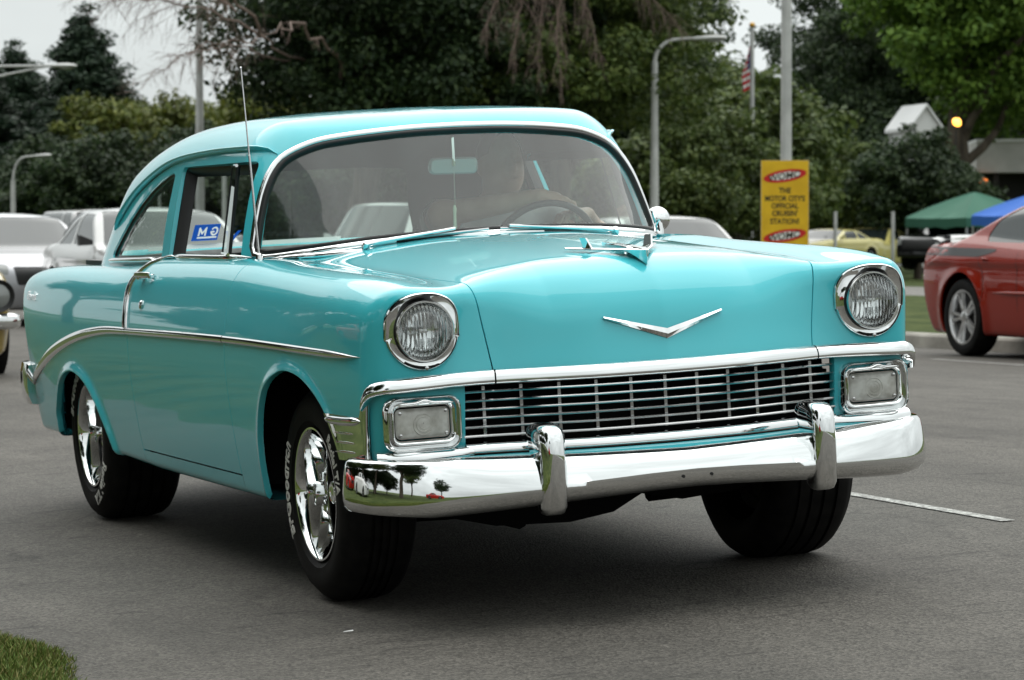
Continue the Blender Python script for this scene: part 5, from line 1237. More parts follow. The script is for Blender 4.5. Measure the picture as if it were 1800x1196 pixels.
# white coupe right behind, in the next lane
def coupe_extra(root, f, s):
    for sg in (-1, 1): MB().lathe([(.0, .02), (.04, .015), (.055, 0), (.055, -.05)], 16, Matrix.Translation((sg*.74, -.80, .70)) @ Matrix.Rotation(R_(90), 4, 'X')).build('turn_lamp', LITL, root)
LITL = mat('lit_lamp', (.9, .6, .3), .2, emit=(1, .55, .2), estr=3.0)
COUPE['mirror'] = CTRIM
make_car('coupe', 'white coupe with a black door mirror and lit headlamp behind the turquoise sedan', PEARL, COUPE, place(338, 33), 0, 'cars queueing behind the sedan', .03, coupe_extra)
make_car('coupe', 'silver car with a broad windshield at the far left of the queue', SILVER, dict(COUPE, mirror=SILVER, roof=1.38), place(64, 37), R_(2), 'cars queueing behind the sedan')
make_car('suv', 'pale grey sport utility behind the white coupe roof', GREYP, SUVS, place(222, 60), R_(3), 'cars queueing behind the sedan')
make_car('sedan', 'silver sedan seen through the rear side window of the turquoise car', SILVER, SEDAN, place(318, 36), 0, 'cars queueing behind the sedan')
make_car('suv', 'white sport utility seen through the windshield of the turquoise car', WHITEP, SUVS, place(600, 52), R_(-60), 'cars queueing behind the sedan')
make_car('sedan', 'pale silver sedan whose roof shows above the turquoise hood', GREYP, SEDAN, place(1245, 38), R_(-2), 'cars on the far lanes')
# gold muscle car at the picture's edge: round lamps in a black nose, chrome bumper
def gold_extra(root, f, s):
    for sg in (-1, 1):
        M = Matrix.Translation((sg*.70, -.87, .66)) @ Matrix.Rotation(R_(90), 4, 'X')
        b = MB().lathe([(.125, -.12), (.125, .0), (.10, -.012), (.092, -.02)], 32, M).build('lamp_bezel', CTRIM, root); MB().lathe([(.092, -.02), (.06, -.005), (0, .002)], 32, M).build('headlight', LAMPG, root)
    P = dens([(-.90, -.62), (-.88, -.80), (-.80, -.92), (-.6, -.98), (0, -1.02), (.6, -.98), (.80, -.92), (.88, -.80), (.90, -.62)], 60)
    MB().loft([[(p[0]*k, p[1]+(1-k)*.5, z) for k, z in ((.96, .53), (1.0, .51), (1.01, .47), (1.0, .43), (.96, .41))] for p in P], True, True).build('chrome_bumper', CHROME, root)
GS = dict(COUPE, roof=1.32, belt=.90, fo=.90, hw=.92, head=None, grille=roundpoly([(-.3, .56), (-.3, .76), (.84, .76), (.84, .56)], .02), nose=[.12, .04, .01, .0, .03, .1], mirror=CHROME)
make_car('muscle_car', 'gold muscle car with round headlamps and chrome bumper at the left edge', GOLD, GS, place(-203, 23.2), 0, 'cars queueing behind the sedan', .03, gold_extra)
# orange-red sedan on the far lane
CH = dict(hw=.945, belt=1.00, roof=1.475, wb=3.05, fo=1.0, ro=1.05, wr=.362, wsb=.45, rf=1.30, rr=2.30, rgb=3.62, top=[(-1.05, .72), (-.8, .80), (-.3, .92), (.5, .99), (1.5, .99), (2.3, 1.02), (2.8, 1.05), (3.3, 1.055), (3.8, 1.045), (4.1, 1.02)], sh=.12, sm=.05, blend=.10, tumble=.42,
          tail=[.30, .12, .02, .0, .03, .1], bigspoke=True, taill=roundpoly([(.50, .84), (.50, .97), (.80, .97), (.80, .84)], .02), rim=mat('grey_alloy', (.62, .62, .62), .3, metal=1), mirror=CHGR,
          wins=[roundpoly([(1.05, 1.05), (1.42, 1.36), (1.92, 1.40), (1.92, 1.05)], .05), roundpoly([(2.0, 1.05), (2.0, 1.40), (2.30, 1.385), (2.62, 1.26), (2.72, 1.12), (2.66, 1.06)], [.03, .03, .05, .06, .05, .04])], head=roundpoly([(.5, .66), (.5, .80), (.84, .82), (.84, .68)], .03))
def ch_extra(root, f, s):
    def sp(yz, sg, off): 
        P = np.array([[1.3, y, z] for y, z in yz]); P, g = snap(f, P, 'x', off, sign=-1)
        return (P*[sg, 1, 1], g*[sg, 1, 1])
    STR = mat('stripe_decal', (.035, .035, .037), .45)
    for sg in (-1, 1):
        ya = np.linspace(2.42, 3.93, 22); up, _ = sp([(y, .995+.012*(y-2.4)) for y in ya], sg, .004); lo, _ = sp([(y, (.995+.012*(y-2.4))-.075*min(1, (y-2.38)/.35)**.6) for y in ya], sg, .004)
        MB().loft([[tuple(a), tuple(b)] for a, b in zip(up, lo)], False).build('stripe_decal', STR, root)
        def fm(C): P = np.stack([0*C[:, 0]+1.3, 3.66-C[:, 0]*(-1 if sg > 0 else 1), .945+C[:, 1]], 1); return snap(f, P, 'x', .006, sign=-1)[0]*[sg, 1, 1]
        text_obj('stripe_lettering', 'DAYTONA', .062, None, CHGR, root, .02, 0, 0, vec=fm)
        P, g = sp([(y, .60) for y in np.linspace(.55, 2.45, 16)], sg, .002); ribbon('door_molding', P, g, .016, .014, CHGR, root)
        P, g = sp([(2.50, .90), (2.62, .90)], sg, .012); ribbon('door_handle', np.array(dens([tuple(P[0]), tuple((P[0]+P[1])/2+g[0]*.012), tuple(P[1])], 9)), np.tile(g[0], (9, 1)), .012, .012, CHGR, root)
        for dy in (2.0, 2.74): 
            P, g = sp([(dy+(.0 if dy < 2.5 else .12*math.sin((z-.35)/.6*math.pi)*-1), z) for z in np.linspace(.42, 1.0, 14)], sg, .0005); ribbon('door_gap', P, g, .004, .0015, CTRIM, root, seg=4)
    # boot spoiler on two feet
    MB().loft([[(x, 3.86+dy+.10*(abs(x)/.8)**2*-1, 1.10-.05*(abs(x)/.84)**6+dz) for dy, dz in ((-.09, .0), (-.02, .022), (.09, .03), (.10, .015), (0, -.008))] for x in np.linspace(-.82, .82, 25)], True, True).build('spoiler', BLACKP, root)
    for sg in (-1, 1): MB().loft([[(sg*(.70+a), 3.82+b_, zz) for a, b_ in ((-.03, -.08), (.03, -.08), (.03, .08), (-.03, .08))] for zz in (1.0, 1.12)], True, True).build('spoiler_foot', BLACKP, root)
cx, cy = 10.30+.93, 15.55-3.05
make_car('charger_sedan'.replace('charger_', 'red_'), 'orange-red sedan with dark rear stripe and boot spoiler on the far lane', CHGR, CH, (cx, cy, gz(10.9, 14)), R_(-1.5), 'cars on the far lanes', .022, ch_extra)
# cars standing in the lot beyond the median
def lot(px, D, dz=0): x, y = at(px, D); return x, y, hgt(475, D) if dz == 0 else dz
make_car('pickup_truck', 'black vehicle parked in front of the green canopy', BLACKP, dict(PICK, roof=1.68, rr=2.6, rgb=3.1, wb=3.1, fo=.95), lot(1640, 92), R_(-62), 'cars parked in the lot')
make_car('coupe', 'pale yellow coupe parked between the sign and the black car', YELP, dict(COUPE, mirror=YELP), lot(1500, 98), R_(-50), 'cars parked in the lot')
make_car('coupe', 'dark parked car just behind the orange-red sedan tail', BLACKP, dict(COUPE, mirror=BLACKP, roof=1.46), lot(1735, 80), R_(-70), 'cars parked in the lot')
make_car('coupe', 'pale yellow car mostly hidden behind the yellow sign', YELP, dict(COUPE, mirror=YELP, roof=1.3), lot(1405, 94), R_(-60), 'cars parked in the lot')
# cars on the verge behind the photographer, seen only mirrored in chrome and paint
make_car('coupe', 'red coupe parked on the verge, mirrored in the chrome bumper', REDP, dict(COUPE, mirror=REDP), (-8.5, -13.5, -.25), R_(60), 'cars parked on the verge')
make_car('sedan', 'white sedan parked on the verge, mirrored in the car side', WHITEP, SEDAN, (-7.6, 3.0, -.30), R_(3), 'cars parked on the verge')
make_car('sedan', 'red sedan parked on the verge, mirrored in the car side', REDP, SEDAN, (-7.8, 9.6, -.32), R_(-2), 'cars parked on the verge')
# ================================================================== trees and bushes
BARK = mat('bark', (.06, .045, .032), .95); vary(BARK, (.035, .027, .02), (.10, .08, .06), 6, 6, bump=.8, stretch=(1, 1, .2))
def leafmat(name, cols, nscale=.5):
    m = bpy.data.materials.new(name); m.use_nodes = True; nt = m.node_tree; b = nt.nodes['Principled BSDF']; b.inputs['Roughness'].default_value = .55
    r = island_mix(m, cols)
    t = nd(m, 'ShaderNodeTexCoord'); n = nd(m, 'ShaderNodeTexNoise'); n.inputs['Scale'].default_value = nscale; n.inputs['Detail'].default_value = 3; lk(m, t.outputs['Object'], n.inputs['Vector'])
    q = nd(m, 'ShaderNodeMapRange'); q.inputs['From Min'].default_value = .3; q.inputs['From Max'].default_value = .7; q.inputs['To Min'].default_value = .72; q.inputs['To Max'].default_value = 1.3; lk(m, n.outputs['Fac'], q.inputs['Value'])
    s = nd(m, 'ShaderNodeVectorMath', operation='SCALE'); lk(m, r.outputs[0], s.inputs[0]); lk(m, q.outputs[0], s.inputs['Scale']); lk(m, s.outputs[0], b.inputs['Base Color'])
    tr = nd(m, 'ShaderNodeBsdfTranslucent'); lk(m, s.outputs[0], tr.inputs['Color']); mx = nd(m, 'ShaderNodeMixShader'); mx.inputs[0].default_value = .22
    o = nt.nodes['Material Output']; lk(m, b.outputs[0], mx.inputs[1]); lk(m, tr.outputs[0], mx.inputs[2]); lk(m, mx.outputs[0], o.inputs['Surface']); return m
DARKL = leafmat('dark_leaf', [(.012, .026, .010), (.024, .046, .015), (.045, .07, .022)]); MIDL = leafmat('mid_leaf', [(.040, .066, .015), (.075, .112, .025), (.125, .16, .036)])
LITEL = leafmat('light_leaf', [(.055, .115, .016), (.095, .17, .024), (.15, .24, .035)]); OLIVE = leafmat('olive_leaf', [(.055, .075, .012), (.095, .12, .018), (.14, .15, .026)]); BLUEL = leafmat('poplar_leaf', [(.012, .028, .016), (.022, .042, .022), (.034, .058, .03)])
RUST = leafmat('rusty_leaf', [(.06, .07, .02), (.10, .08, .03), (.09, .055, .025)])
def fast_quads(name, V, n4, m):
    me = bpy.data.meshes.new(name); nv = len(V); me.vertices.add(nv); me.vertices.foreach_set('co', V.astype(np.float32).ravel())
    me.loops.add(nv); me.loops.foreach_set('vertex_index', np.arange(nv, dtype=np.int32)); me.polygons.add(nv//4); me.polygons.foreach_set('loop_start', np.arange(0, nv, 4, dtype=np.int32))
    try: me.polygons.foreach_set('loop_total', np.full(nv//4, 4, dtype=np.int32))
    except Exception: pass
    me.update(calc_edges=True); me.validate(); me.materials.append(m); return me
def crown_mesh(name, blobs, nclump, nleaf, rc, ls, m, seed, droop=0.0, core=.45, wexp=.67):
    """leaves gathered in clumps on the outer part of each ellipsoid; blobs (cx, cy, cz, rx, ry, rz)"""
    rg = np.random.RandomState(seed); B = np.array(blobs, float); vol = np.prod(B[:, 3:], 1)**wexp; k = rg.choice(len(B), nclump, p=vol/vol.sum())
    d = rg.normal(size=(nclump, 3)); d /= np.linalg.norm(d, axis=1)[:, None]; r = core+(1-core)*rg.uniform(0, 1, nclump)**.6
    r *= 1+.16*np.sin(d[:, 0]*7+seed)*np.cos(d[:, 2]*6+d[:, 1]*5)
    C = B[k, :3]+d*B[k, 3:]*r[:, None]; rcl = rc*rg.uniform(.55, 1.35, nclump)
    cnt = np.maximum(8, (nleaf*(rcl/rc)**1.6)).astype(int); idx = np.repeat(np.arange(nclump), cnt); n = len(idx)
    e = rg.normal(size=(n, 3)); e /= np.linalg.norm(e, axis=1)[:, None]; q = rg.uniform(0, 1, n)**.45
    P = C[idx]+e*(q*rcl[idx])[:, None]*np.array([1, 1, .62]); P[:, 2] -= droop*q*rcl[idx]
    nrm = e*.8+rg.normal(size=(n, 3))*.55+np.array([0, 0, .55]); nrm /= np.linalg.norm(nrm, axis=1)[:, None]
    u = np.cross(nrm, rg.normal(size=(n, 3))); u /= np.linalg.norm(u, axis=1)[:, None]; w = np.cross(nrm, u); L = ls*rg.uniform(.6, 1.3, n)[:, None]
    V = np.stack([P-u*L*.5, P+w*L*.30+nrm*L*.05, P+u*L*.5-nrm*L*.06, P-w*L*.30+nrm*L*.05], 1).reshape(-1, 4, 3).reshape(-1, 3)
    return fast_quads(name, V, 4, m), C
def limb(mb, p0, p1, r0, r1, n=6, wob=.06, seed=0, seg=7):
    rg = random.Random(seed); p0, p1 = Vector(p0), Vector(p1); L = (p1-p0).length; pts = []
    for i in range(n): t = i/(n-1); pts.append(p0.lerp(p1, t)+Vector((rg.uniform(-1, 1), rg.uniform(-1, 1), rg.uniform(-.5, .5)))*L*wob*math.sin(t*math.pi))
    mb.tube(pts, [r0+(r1-r0)*i/(n-1) for i in range(n)], seg)
_crowns = {}
def tree(name, label, pos, key, blobs, nclump, nleaf, rc, ls, m, H, tr, seed, group, rz=0, sc=1.0, droop=0.0, trunk_top=.75, core=.45):
    root = tag(empty(name, pos, (0, 0, rz), sc), label, 'tree', group)
    if key not in _crowns:
        me, C = crown_mesh(key, blobs, nclump, nleaf, rc, ls, m, seed, droop, core, .38 if key == 'col' else .67); mb = MB()
        limb(mb, (0, 0, -.6), (0, 0, H*trunk_top), tr, tr*.35, 8, .02, seed, 10); rg = random.Random(seed)
        for j in range(10):
            c = C[rg.randrange(len(C))]; z0 = H*rg.uniform(.22, trunk_top*.9); limb(mb, (0, 0, z0), tuple(c), tr*.35, tr*.07, 6, .08, seed+j)
        t = mb.build('trunk', BARK, root); _crowns[key] = (me, t.data)
    else:
        link('trunk', _crowns[key][1], root)
    me = _crowns[key][0]; o = bpy.data.objects.new('crown', me); COL.objects.link(o); o.parent = root; return root
def gpos(px, D, z=None): x, y = at(px, D); return (x, y, (float(med_z(np.array([24.6]), np.array([y]))[0])-.1 if x > 11.4 else gz(x, y)-.05) if z is None else z)
BROAD = [(0, 0, 6.2, 3.2, 3.2, 2.6), (1.9, .6, 5.2, 2.2, 2.2, 1.7), (-1.8, -.5, 5.4, 2.2, 2.2, 1.8), (.2, 1.8, 7.0, 2.2, 2.0, 2.0), (-.4, -1.6, 4.6, 2.4, 2.0, 1.5), (1.0, -1.2, 7.2, 1.8, 1.8, 1.6)]
GB = 'trees beyond the road'
# big dark tree over the roof of the sedan
tree('broadleaf_tree', 'tall dark tree with dead branches rising behind the sedan roof', gpos(640, 62), 'bigdark', [(0, 0, 7.4, 3.4, 3.2, 3.6), (-1.2, .4, 5.0, 2.0, 1.8, 1.5), (2.4, .4, 6.2, 2.4, 2.4, 2.6), (-.4, -1.2, 5.6, 2.4, 2.0, 2.0), (1.4, -1, 4.6, 2.6, 2.0, 1.4)], 420, 190, .62, .145, DARKL, 10, .35, 11, GB, core=.3)
tree('broadleaf_tree', 'dark tree behind the middle of the sedan roof', gpos(840, 66), 'bigdark', None, 0, 0, 0, 0, None, 0, 0, 0, GB, rz=2.1, sc=1.05)
tree('broadleaf_tree', 'brownish green tree behind the hanging bare twigs', gpos(985, 64), 'midbroad', BROAD, 330, 170, .6, .14, MIDL, 9, .3, 12, GB, core=.35)
tree('broadleaf_tree', 'dark green tree behind the curved street lamp', gpos(1075, 84), 'bigdark', None, 0, 0, 0, 0, None, 0, 0, 0, GB, rz=4.0, sc=.98)
tree('broadleaf_tree', 'green tree just right of the curved street lamp arm', gpos(1095, 92), 'midbroad', None, 0, 0, 0, 0, None, 0, 0, 0, GB, rz=1.3, sc=.95)
tree('broadleaf_tree', 'dark tree with sky gaps behind the flag pole', gpos(1565, 142), 'bigdark', None, 0, 0, 0, 0, None, 0, 0, 0, GB, rz=5.2, sc=1.6)
tree('broadleaf_tree', 'tall dark tree between the flag and the bright green tree', gpos(1625, 150), 'bigdark', None, 0, 0, 0, 0, None, 0, 0, 0, GB, rz=.7, sc=1.55)
tree('broadleaf_tree', 'bright green leafy tree at the upper right edge', gpos(1690, 112), 'bright', [(0, 0, 6.8, 2.9, 2.8, 2.6), (-1.2, -.6, 5.4, 1.6, 1.6, 1.2), (1.6, -.4, 5.2, 1.9, 1.8, 1.4), (.6, 0, 4.2, 1.6, 1.5, 1.0), (-.2, .5, 8.4, 2.2, 2.2, 1.8)], 360, 180, .58, .15, LITEL, 10, .32, 13, GB, core=.4, sc=1.75)
tree('broadleaf_tree', 'bright green tree cut by the right edge of the picture', gpos(1850, 118), 'bright', None, 0, 0, 0, 0, None, 0, 0, 0, GB, rz=2.4, sc=1.8)
tree('broadleaf_tree', 'dark tree standing behind the bright green one', gpos(1640, 135), 'bigdark', None, 0, 0, 0, 0, None, 0, 0, 0, GB, rz=3.3, sc=1.5)
# rounded lower trees and bushes right of the sedan
def bush(label, px, D, key, sc, rz, blobs=None, m=None, seed=0, nc=230, nl=150, rc=.42, ls=.13, H=3.6): return tree('round_tree', label, gpos(px, D), key, blobs, nc, nl, rc, ls, m, H, .12, seed, 'low trees by the lot', rz=rz, sc=sc, core=.5)
LOW = [(0, 0, 2.3, 1.7, 1.7, 1.25), (1.1, .3, 2.0, 1.1, 1.1, .85), (-1.1, -.2, 2.0, 1.1, 1.1, .9), (.1, -.9, 1.8, 1.2, 1.0, .8), (.2, .3, 3.0, 1.0, 1.0, .8)]
bush('round dark green tree in front of the white gable', 1612, 101, 'lowdark', 1.36, 0, LOW, DARKL, 21)
bush('round green tree left of the gable behind the yellow sign', 1500, 103, 'lowmid', 1.28, 1.0, LOW, MIDL, 22)
bush('rust-tinged low tree behind the yellow sign', 1385, 110, 'lowrust', 1.4, 2.0, LOW, RUST, 23)
bush('green bush between lamp pole and flag pole', 1262, 74, 'lowmid', 1.15, 3.0)
bush('leafy green bush beside the sedan windshield pillar', 1165, 72, 'lowmid', 1.1, 4.4)
bush('taller green bush below the flag', 1300, 90, 'lowmid', 1.75, .4)
bush('green bush mass right of the sedan roof', 1205, 96, 'lowmid', 1.9, 5.2)
bush('dark bush seen through the windshield behind the driver', 1060, 80, 'lowdark', 1.5, 2.2)
bush('dark bush seen through the middle of the windshield', 930, 90, 'lowdark', 1.6, 1.2)
bush('dark bush behind the white sport utility', 780, 95, 'lowdark', 1.7, .3)
bush('dark bush left of the white sport utility', 640, 100, 'lowdark', 1.7, 4.1)
bush('low olive tree behind the roof of the sedan', 480, 104, 'lowolive', 1.75, .5, LOW, OLIVE, 24)
bush('low dark tree under the dead branch', 560, 92, 'lowdark', 1.25, 2.9)
bush('dark tree at the far right behind the canopies', 1770, 145, 'lowdark', 2.0, 2.0)
bush('dark bush behind the black parked car', 1560, 130, 'lowdark', 2.0, .9)
bush('dark bush behind the pale yellow car', 1440, 130, 'lowdark', 2.0, 4.9)
# left: columnar evergreens and olive bushes
COLU = []
_rg = random.Random(3)
for i in range(26):
    f_ = i/25; z_ = .8+7.2*f_; r_ = 1.75*(1-f_**2.1)*.95+.22; a_ = _rg.uniform(0, 6.28)
    COLU.append((.35*r_*math.cos(a_), .35*r_*math.sin(a_), z_, r_*.75, r_*.75, .95))
for dx, zt in ((-.45, 7.6), (.42, 7.9), (0, 8.7), (-.95, 6.0), (1.0, 5.6), (.7, 6.9)): COLU.append((dx, 0, zt-.6, .20, .20, .85))
tree('columnar_tree', 'tall dark columnar tree with a pointed top at the left', gpos(150, 112), 'col', COLU, 1300, 80, .30, .13, BLUEL, 8, .2, 31, 'columnar trees', sc=(1.65, 1.65, 1.12), core=.3)
tree('columnar_tree', 'dark columnar tree at the left edge behind the lamp head', gpos(28, 118), 'col', None, 0, 0, 0, 0, None, 0, 0, 0, 'columnar trees', rz=1.9, sc=(1.6, 1.6, 1.02))
tree('columnar_tree', 'broad dark columnar tree left of the pointed one, partly cut off', gpos(-40, 112), 'col', None, 0, 0, 0, 0, None, 0, 0, 0, 'columnar trees', rz=4.0, sc=(1.8, 1.8, 1.0))
tree('columnar_tree', 'lower dark tree at the foot of the pointed columnar tree', gpos(95, 108), 'col', None, 0, 0, 0, 0, None, 0, 0, 0, 'columnar trees', rz=3.0, sc=(2.0, 2.0, .66))
bush('dark olive tree right of the pointed columnar tree', 215, 108, 'lowolive', 1.7, 1.1); bush('yellow-green tree left of the tall pole', 285, 112, 'lowolive', 1.75, 3.1); bush('yellow-green tree beside the tall pole', 370, 116, 'lowolive', 1.8, 5.0); bush('dark bush above the grey sport utility', 175, 100, 'lowdark', 1.35, .2); bush('dark bush behind the queue of cars', 255, 102, 'lowdark', 1.3, 2.6); bush('dark bush at the left edge above the silver car', 60, 102, 'lowdark', 1.3, 4.2); bush('dark bush seen through the door window', 380, 100, 'lowdark', 1.4, 1.4)
tree('columnar_tree', 'thin pale tree showing above the olive trees', gpos(228, 150), 'thin', [(0, 0, 5.2, .55, .55, 1.6), (0, 0, 3.5, .8, .8, 1.5)], 90, 40, .3, .10, OLIVE, 7, .09, 33, 'columnar trees', core=.2)
# far wood closing the view
def far_wood():
    rg = np.random.RandomState(5); bl = []
    for px in np.arange(-150, 1960, 38): x, y = at(px, 165+rg.uniform(-8, 8)); bl.append((x, y, 1.5+rg.uniform(-.4, .6), 2.6, 2.6, 3.0+rg.uniform(-.6, 1.0)))
    me, _ = crown_mesh('distant_trees', bl, 1500, 40, .8, .34, DARKL, 77, core=.5); o = link('distant_trees', me); tag(o, 'distant dark belt of trees closing the view', None, kind='stuff')
far_wood()
# a dense row of tall trees along the verge beside the road, mirrored in paint and chrome
_near = ['white parked sedan', 'red parked sedan', 'red parked coupe']
for k, (x, y, sc, rz) in enumerate(((-11, -4.5, 1.15, 0), (-16, 2.5, 1.45, 1), (-14, 9, 1.3, 2.2), (-16.5, 16, 1.5, 3.1), (-14, 23, 1.35, 4.4), (-16, 31, 1.5, 5.0), (-14, 40, 1.4, .6), (-16, 52, 1.5, 2), (-15, 66, 1.5, 4), (-24, -14, 1.3, 3.3), (-20, -34, 1.15, 1.7))):
    tree('broadleaf_tree', ['nearest verge tree beside the photographer', 'tall verge tree beyond the white parked sedan', 'verge tree beside the red parked sedan', 'tall verge tree next after the red parked sedan', 'fifth tree of the verge row up the road', 'sixth tree of the verge row up the road', 'seventh tree of the verge row up the road', 'eighth tree of the verge row up the road', 'last tree of the verge row up the road', 'verge tree behind the red parked coupe', 'lone verge tree far down the road ahead'][k], (x, y, -.3), 'midbroad' if k % 2 else 'bigdark', None, 0, 0, 0, 0, None, 0, 0, 0, 'trees along the verge', rz=rz, sc=sc)
for k, (x, y) in enumerate(((-19, -2), (-20, 4), (-18.5, 10), (-20, 16), (-19, 22), (-20, 29), (-19, 37), (-20, 46), (-20, 57))):  # bush row out of view, added to darken the sedan's side and reflections
    r_ = tree('round_tree', '%s added bush of the row beneath the verge trees, counted up the road' % ['first', 'second', 'third', 'fourth', 'fifth', 'sixth', 'seventh', 'eighth', 'ninth'][k], (x, y, -.5), 'lowdark', None, 0, 0, 0, 0, None, 0, 0, 0, 'bushes added beneath the verge trees', rz=k*1.1, sc=(1.9, 2.3, 1.5))
# bare dead branches
TWIG = mat('dead_twig', (.16, .115, .095), .9)
def dead_branch(name, root, p0, p1, r0, seed, nside=26, sidelen=1.0, hang=.5, sub=7, tmin=.12):
    rg = random.Random(seed); mb = MB(); p0, p1 = Vector(p0), Vector(p1); n = 14; pts = []
    for i in range(n): t = i/(n-1); pts.append(p0.lerp(p1, t)+Vector((rg.uniform(-1, 1), rg.uniform(-1, 1), rg.uniform(-1, 1)))*(p1-p0).length*.018+Vector((0, 0, .07*(p1-p0).length*math.sin(t*math.pi))))
    mb.tube(pts, [r0*(1-.85*i/(n-1)) for i in range(n)], 6); d0 = (p1-p0).normalized()
    for j in range(nside):
        t = tmin+(1-tmin)*j/nside; k = t*(n-1); i = min(int(k), n-2); b = pts[i].lerp(pts[i+1], k-i); L = sidelen*(1.1-.6*t)*rg.uniform(.6, 1.2)
        d = (d0*rg.uniform(.4, 1)+Vector((rg.uniform(-.8, .8), rg.uniform(-.8, .8), rg.uniform(-.9, .5)))).normalized(); q = [b]
        for s_ in range(5): d = (d+Vector((rg.uniform(-.2, .2), rg.uniform(-.2, .2), -hang*.25+rg.uniform(-.1, .1)))).normalized(); q.append(q[-1]+d*L/5)
        mb.tube(q, [r0*.20*(1-.8*s_/5) for s_ in range(6)], 4, False)
        for w in range(sub):
            a = q[rg.randint(1, 4)]; e = (d+Vector((rg.uniform(-1, 1), rg.uniform(-1, 1), rg.uniform(-1.2, .3)))).normalized(); LL = L*rg.uniform(.25, .5); q2 = [a]
            for s_ in range(3): e = (e+Vector((rg.uniform(-.2, .2), rg.uniform(-.2, .2), -hang*.3))).normalized(); q2.append(q2[-1]+e*LL/3)
            mb.tube(q2, [r0*.10, r0*.09, r0*.07, r0*.05], 3, False)
    return mb.build(name, TWIG, root)
def wp(px, py, D): x, y = at(px, D); return (x, y, hgt(py, D))
db = tag(empty('dead_tree', gpos(640, 61)), 'bare dead tree with branches reaching left and hanging over the sedan', 'tree')
def rel(p): return tuple(np.array(p)-np.array(db.location))
mbt = MB(); limb(mbt, (0, 0, -.5), rel(wp(640, 60, 61)), .16, .10, 8, .03, 4); mbt.build('trunk', BARK, db)
for q, (a, b, r0, sd, ns, sl, hg) in enumerate((((600, 130), (462, 62), .045, 9, 4, .5, .3), ((462, 62), (330, -60), .036, 8, 22, 1.4, .35), ((545, 112), (285, 112), .028, 1, 26, 1.2, .30), ((462, 62), (165, 0), .028, 2, 36, 1.4, .32), ((520, 105), (215, 165), .022, 3, 28, 1.1, .10), ((420, 20), (215, -70), .026, 18, 26, 1.7, .35))):
    dead_branch('branch', db, rel(wp(*a, 60.5 if q in (0, 2, 4) else 57)), rel(wp(*b, 54+q*.3-.6)), r0, sd, ns, sl, hg, 8, .35)
for q, (a, b, r0, sd) in enumerate((((930, -60), (900, 120), .026, 11), ((980, -60), (985, 150), .030, 12), ((1010, -50), (1055, 110), .024, 13), ((900, -50), (850, 60), .022, 14), ((1090, -40), (1200, 60), .020, 15), ((955, -60), (945, 140), .022, 16))):
    dead_branch('hanging_branch', db, rel(wp(*a, 52)), rel(wp(*b, 52)), r0, sd, 24, .8, .9, 6)
# ================================================================== street furniture, sign, flag, building, canopies
GALV = mat('galvanised_steel', (.46, .46, .45), .5, metal=.3); vary(GALV, (.38, .38, .37), (.54, .54, .53), 2, 5, rough=(.4, .6))
def pole(name, label, px, D, r0, r1, top_py, group='poles and lamps', arm=None, cat='lamp post'):
    x, y, z = gpos(px, D); root = tag(empty(name, (x, y, z)), label, cat, group); H = hgt(top_py, D)-z
    MB().tube([(0, 0, -.4), (0, 0, H*.5), (0, 0, H)], [r0, (r0+r1)/2, r1], 14).build('post', GALV, root); MB().lathe([(r0*2.2, 0), (r0*2.2, .04), (r0*1.3, .10), (r0*1.2, .3)], 14).build('base_flange', GALV, root)
    if arm: arm(root, H, D)
    return root
def cobra(root, p, d, s=1.0):
    d = Vector(d).normalized(); u = Vector((0, 0, 1)); r = d.cross(u).normalized(); p = Vector(p); rings = []
    for t, w, hu, hd in ((0, .05, .04, .04), (.12, .06, .05, .05), (.3, .12, .07, .06), (.5, .14, .07, .05), (.64, .12, .05, .04), (.72, .05, .02, .02)):
        rings.append([tuple(p+d*t*s+r*math.cos(a)*w*s+u*(math.sin(a)*(hu if math.sin(a) > 0 else hd))*s) for a in np.linspace(0, 2*math.pi, 14, endpoint=False)])
    h = MB().loft(rings, True, True).build('lamp_head', GALV, root); MB().loft([[tuple(p+d*(.45*s)+(d*math.cos(a)*.20+r*math.sin(a)*.10)*s*k-u*(.05+.05*q)*s) for a in np.linspace(0, 2*math.pi, 16, endpoint=False)] for k, q in ((1, 0), (.9, .6), (.5, 1), (.05, 1.1))], True).build('lamp_glass', LAMPG, h)
IMR = np.array([RGT[0], RGT[1], 0.0])      # across the view
def swan(dpx, dpy, s=1.0):
    def f(root, H, D):
        k = D/FPX; w = dpx*k; h = dpy*k; pts = [tuple(Vector((0, 0, H))+Vector(IMR)*w*a+Vector((0, 0, h*b))) for a, b in ((0, 0), (.06, .4), (.2, .72), (.42, .93), (.72, 1.0), (1, 1.02))]
        pts = [tuple(p) for p in dens(pts, 18)]; MB().tube(pts, [.05*s-.015*s*i/17 for i in range(18)], 10).build('curved_arm', GALV, root); cobra(root, pts[-1], (Vector(pts[-1])-Vector(pts[-3])), s)
    return f
pole('street_lamp', 'curved-arm street lamp standing right of the sedan windshield', 1150, 62, .105, .07, 110, arm=swan(70, 40, .9))
pole('street_lamp', 'small curved-arm street lamp left of the sedan, before the columnar trees', 24, 95, .10, .07, 318, arm=swan(36, 42, .8))
pole('light_pole', 'tall grey pole behind the aerial and dead branches', 352, 70, .12, .07, -60, arm=swan(60, 30, 1.0))
pole('light_pole', 'thick grey pole rising behind the yellow sign', 1381, 47, .095, .078, -140, arm=swan(-60, 40, 1.2))
pole('light_pole', 'pole seen through the door window of the sedan', 395, 88, .075, .06, 240); pole('lamp_post', 'thin pole seen through the rear side window', 281, 90, .05, .035, 318, arm=swan(22, 20, .7))
